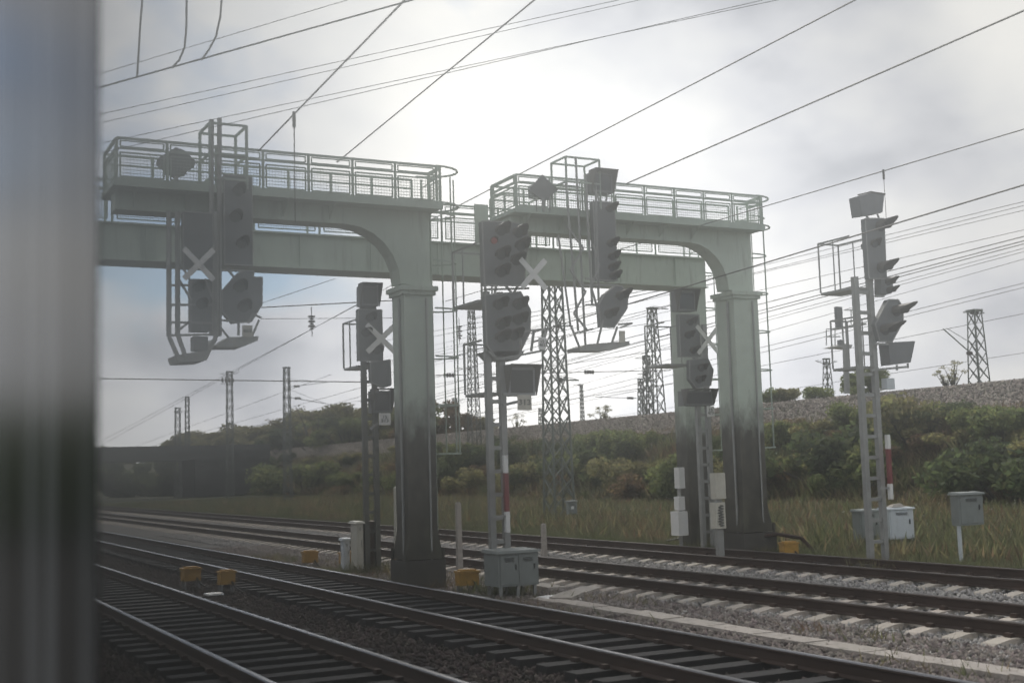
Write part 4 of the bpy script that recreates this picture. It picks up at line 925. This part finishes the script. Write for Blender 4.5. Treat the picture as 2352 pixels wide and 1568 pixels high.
sky_plant('sapling', 2190, 822, 885, 53, 'thin sparse sapling on the skyline left of the wide-headed mast', i=0)
sky_plant('sapling', 2172, 840, 886, 53.5, 'smaller sparse sapling left of the thin one', i=1)
sky_plant('sapling', 1385, 920, 968, 53, 'sparse shrub on the skyline right of the pylon', i=1, wide=1.3)
sky_plant('sapling', 1188, 945, 990, 55, 'small light shrub beside the 313 plate', i=0, wide=1.2)
sky_plant('tree_rust', 1062, 936, 1003, 54, 'orange-brown autumn tree right of the middle column', wide=1.0)
sky_plant('tree_rust', 1030, 955, 1003, 56, 'smaller autumn tree touching the column ladder', wide=1.0)
sky_plant('tree_olive', 1108, 955, 1002, 56, 'olive tree behind the slim lattice mast', wide=1.2)
sky_plant('tree_green', 960, 925, 1010, 54, 'green tree showing behind the middle column')
sky_plant('tree_green', 800, 948, 1032, 52, 'dark green tree left of the 15 313 mast', wide=1.2)
sky_plant('tree_olive', 745, 985, 1040, 54, 'rounded olive tree in the left treeline', wide=1.4)
sky_plant('tree_olive', 905, 950, 1025, 54, 'olive tree right of the 15 313 plate', wide=1.1)
sky_plant('tree_olive', 690, 952, 1040, 56, 'bushy olive tree by the two-armed mast', wide=1.0)
sky_plant('bare', 725, 930, 1035, 50, 'nearly bare tree right of the two-armed mast')
sky_plant('tree_dark', 655, 975, 1050, 50, 'dark tree at the foot of the two-armed mast', wide=.9)
for (px, py, k, X, lab) in ((590, 985, 'tree_pale', 60, 'pale rounded tree in the left distance'), (560, 995, 'tree_pale', 62, 'paler tree left of the rounded one'), (625, 1002, 'tree_olive', 58, 'olive tree in the left distance'), (470, 985, 'tree_dark', 64, 'narrow dark tree in the left distance'), (510, 1005, 'tree_pale', 64, 'pale tree between the left masts'), (435, 1010, 'tree_olive', 66, 'leftmost tree in the far distance')):
    sky_plant(k, px, py, 1062, X, lab, wide=1.1 if px != 470 else .6)
random.seed(21)
for i in range(30):
    px = 420 + 580 * (i + random.random()) / 30; hgt = random.uniform(28, 74) * (1.3 if px > 640 else .9); yb = 1050 - (px - 420) * .085
    sky_plant(random.choice(['tree_green', 'tree_olive', 'tree_green', 'tree_pale', 'tree_rust']) if px > 640 else random.choice(['tree_pale', 'tree_olive']), px, yb - hgt, yb + 8, random.uniform(53, 62), 'tree in the uneven treeline along the embankment top at left', wide=random.uniform(.8, 1.5), group='trees of the left treeline')
# meadow grass, slope weeds (nobody could count them)
def blades(name, n, xf, yf, zf, h0, h1, wd, m, lean=.5):
    x = xf(n); y = yf(n); z = zf(x, y); h = rng.uniform(h0, h1, n); a = rng.uniform(0, 6.28, n); w_ = wd * rng.uniform(.6, 1.4, n)
    dx, dy = np.cos(a) * w_, np.sin(a) * w_; lx, ly = rng.normal(0, lean, n) * h, rng.normal(0, lean, n) * h
    V = np.stack([np.stack([x - dx, y - dy, z], -1), np.stack([x + dx, y + dy, z], -1), np.stack([x + lx, y + ly, z + h], -1)], 1).reshape(-1, 3)
    return bulk(name, V, np.arange(3 * n).reshape(-1, 3), m)
tuft = rng.uniform(0, 1, (400, 2))
blades('meadow_grass', 210000, near(18.9, 42, 1.2), near(13, 130, 1.7), lambda x, y: np.interp(x, [18.6, 24, 41, 43.5], [gz, -.15, -.05, 1.2]) - .02, .08, .34, .022, GRASS)
blades('trackside_grass', 9000, near(18.5, 19.6, 1), near(12, 40, 1.3), lambda x, y: np.full(len(x), gz), .1, .4, .015, GRASS)
zslope = lambda x, y: np.interp(x, [41, 43.5, 48, 49.5], [-.06, 1.2, 4.35, 5.55]) - .03
def patch(x, y): return np.sin(x * 1.3 + 2 * np.sin(y * .31)) * np.sin(y * .47 + 1.7 * np.sin(x * .8)) + .5 * np.sin(x * 2.9 + y * 1.1)
def clump_xy(n, x0, x1, y0, y1, p, thr):
    X = np.zeros(0); Y = np.zeros(0)
    while len(X) < n:
        x = x0 + (x1 - x0) * rng.random(n); y = y0 + (y1 - y0) * rng.random(n) ** p; k = patch(x, y) + rng.normal(0, .45, n) > thr; X = np.r_[X, x[k]]; Y = np.r_[Y, y[k]]
    return X[:n], Y[:n]
def clumps(name, n, thr, h0, h1, wd, lean, x0=41, x1=47.4):
    X, Y = clump_xy(n, x0, x1, 30, 230, 1.5, thr)
    return blades(name, n, lambda k: X, lambda k: Y, zslope, h0, h1, wd, WEED, lean)
X_, Y_ = clump_xy(22000, 20, 41.5, 15, 110, 1.6, .5)
blades('meadow_weeds', 22000, lambda k: X_, lambda k: Y_, lambda x, y: np.interp(x, [18.6, 24, 41, 43.5], [gz, -.15, -.05, 1.2]) - .02, .2, .6, .04, WEED, .5)
clumps('slope_grass', 80000, -.6, .1, .35, .04, .6, 41, 48.0)
clumps('slope_weeds', 50000, .35, .3, .9, .07, .5)
X2, Y2 = clump_xy(2600, 8.9, 11.2, 9, 34, 1.2, .75)
blades('ballast_weeds', 2600, lambda k: X2, lambda k: Y2, lambda x, y: np.full(len(x), -.16), .05, .22, .012, WEED, .6)
X3 = np.concatenate([rng.normal(cx_, .32, 420) for cx_ in (9.5, 10.2, 18.9, 19.5, 18.15, 10.2)]); Y3 = np.concatenate([rng.normal(cy_, .35, 420) for cy_ in (22.6, 20.5, 24.4, 27.3, 19.4, 26.9)])
blades('base_weeds', len(X3), lambda k: X3, lambda k: Y3, lambda x, y: np.full(len(x), -.2), .1, .4, .014, WEED, .5)
blades('weed_blooms', 500, near(22, 41.5, .6), near(22, 80, 1.2), lambda x, y: np.interp(x, [22, 41, 43], [.05, .2, .8]) + rng.uniform(0, .25, len(x)), .03, .06, .025, BLOOM, .8)
# woodland on the other side of the line
k = 26000; cx = rng.uniform(-70, -26, k); cy = rng.uniform(-20, 95, k); cz = rng.random(k) ** .8 * (5.2 + 1.6 * np.sin(cx * .7) * np.cos(cy * .45))
Cn = np.stack([cx, cy, cz], -1); u = rng.normal(size=(k, 3)) * .35; v = rng.normal(size=(k, 3)) * .3
tag(bulk('woodland', np.stack([Cn - u, Cn + v, Cn + u], 1).reshape(-1, 3), np.arange(3 * k).reshape(-1, 3), LEAFS['dark']), 'dark wood across the line behind the train', kind='stuff')

# far road bridge at the left
t = thing('road_bridge', (0, 0, 0), 'grey concrete road bridge over the tracks in the far left distance', 'bridge')
Yb = 150
part('deck', MB().box(0, 44, Yb, Yb + 9, 4.3, 5.2), STAIN, t)
part('parapet', MB().box(0, 44, Yb - .15, Yb + .1, 5.201, 6.0), STAIN, t)
part('abutment', MB().box(35, 44, Yb + .3, Yb + 9, -.3, 4.299), STAIN, t)
for x in (9.8, 22): part('pier', MB().box(x, x + 1.4, Yb + .8, Yb + 8, -.3, 4.299), STAIN, t)
for k, (x, y) in enumerate(((26, 175), (31, 178), (36, 172), (22, 182), (16, 180))):  # trees added behind the deck so the opening looks dark
    plant('tree_dark', x, y, -.2, 3.6, 'dark tree added to darken the far bridge opening, %s' % ('central', 'right of centre', 'rightmost', 'left of centre', 'leftmost')[k], 'tree', None, 'tree')
for k in range(26):
    y = 205 + 16 * k * random.uniform(.8, 1.2); x = random.uniform(42, 47); plant(random.choice(['bush_green', 'bush_olive', 'bush_dark']), x, y, emb_z(x) - .2, random.uniform(2.2, 4), 'distant bush on the embankment beyond the bridge', group='distant bushes beyond the bridge', sz=.8)
for k in range(16):
    y = 215 + 22 * k * random.uniform(.8, 1.2); plant(random.choice(['tree_green', 'tree_pale', 'tree_olive']), random.uniform(58, 64), y, 4.8, random.uniform(2.4, 4), 'distant tree of the hazy treeline at far left', 'tree', 'distant treeline trees', 'tree')

# ------------------------------------------------------------------ the coach window we look through
WA = YAW - R(42); wd_ = Vector((math.sin(WA), math.cos(WA), 0)); wn = Vector((math.cos(WA), -math.sin(WA), 0))
D0 = .8
coach = thing('train_coach', wn * D0 + Vector((0, 0, .9)), 'blurred dark coach window frame at the left edge, nearest the camera', 'train coach')
def slab(name, u0, u1, z0, z1, d0, d1, m):
    pts = [wd_ * u + wn * (D0 + d0) for u in (u0, u1)]
    mb = MB().prism([pts[0] + Vector((0, 0, z0)), pts[1] + Vector((0, 0, z0)), pts[1] + Vector((0, 0, z1)), pts[0] + Vector((0, 0, z1))], wn * (d1 - d0))
    return part(name, mb, m, coach)
UE = 1.814
slab('window_pillar', UE, 2.4, .9, 3.6, -.003, -.0005, PILL)
slab('rear_pillar', -1.9, -1.6, .9, 3.6, .0, .06, PILL)
slab('lower_panel', -1.599, UE - .001, .9, 1.4, .0, .06, PILL)
slab('upper_panel', -1.599, UE - .001, 3.25, 3.6, .0, .06, PILL)
slab('lower_panel', 2.401, 4.6, .9, 1.4, .0, .06, PILL)
slab('upper_panel', 2.401, 4.6, 3.25, 3.6, .0, .06, PILL)
slab('front_pillar', 4.601, 5.2, .9, 3.6, .0, .06, PILL)
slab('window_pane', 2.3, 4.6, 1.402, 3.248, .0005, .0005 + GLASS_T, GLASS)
slab('coach_floor', -2.2, 5.2, .55, .62, -2.7, -.02, PILL)
slab('opposite_wall', -2.2, 6, .62, 1.72, -2.76, -2.7, PILL)
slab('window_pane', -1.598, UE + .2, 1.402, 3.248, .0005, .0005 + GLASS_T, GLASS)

for i, (X, z) in enumerate(((-3.6, 5.6), (-3.6, 6.9), (-8, 5.6), (-8, 7.0), (-12.5, 5.7), (-12.5, 7.2))):
    wire(X, z, 'overhead wire behind the train, %s' % ('nearest contact wire', 'nearest carrier wire', 'second contact wire', 'second carrier wire', 'third contact wire', 'third carrier wire')[i], -30, 200, .012)
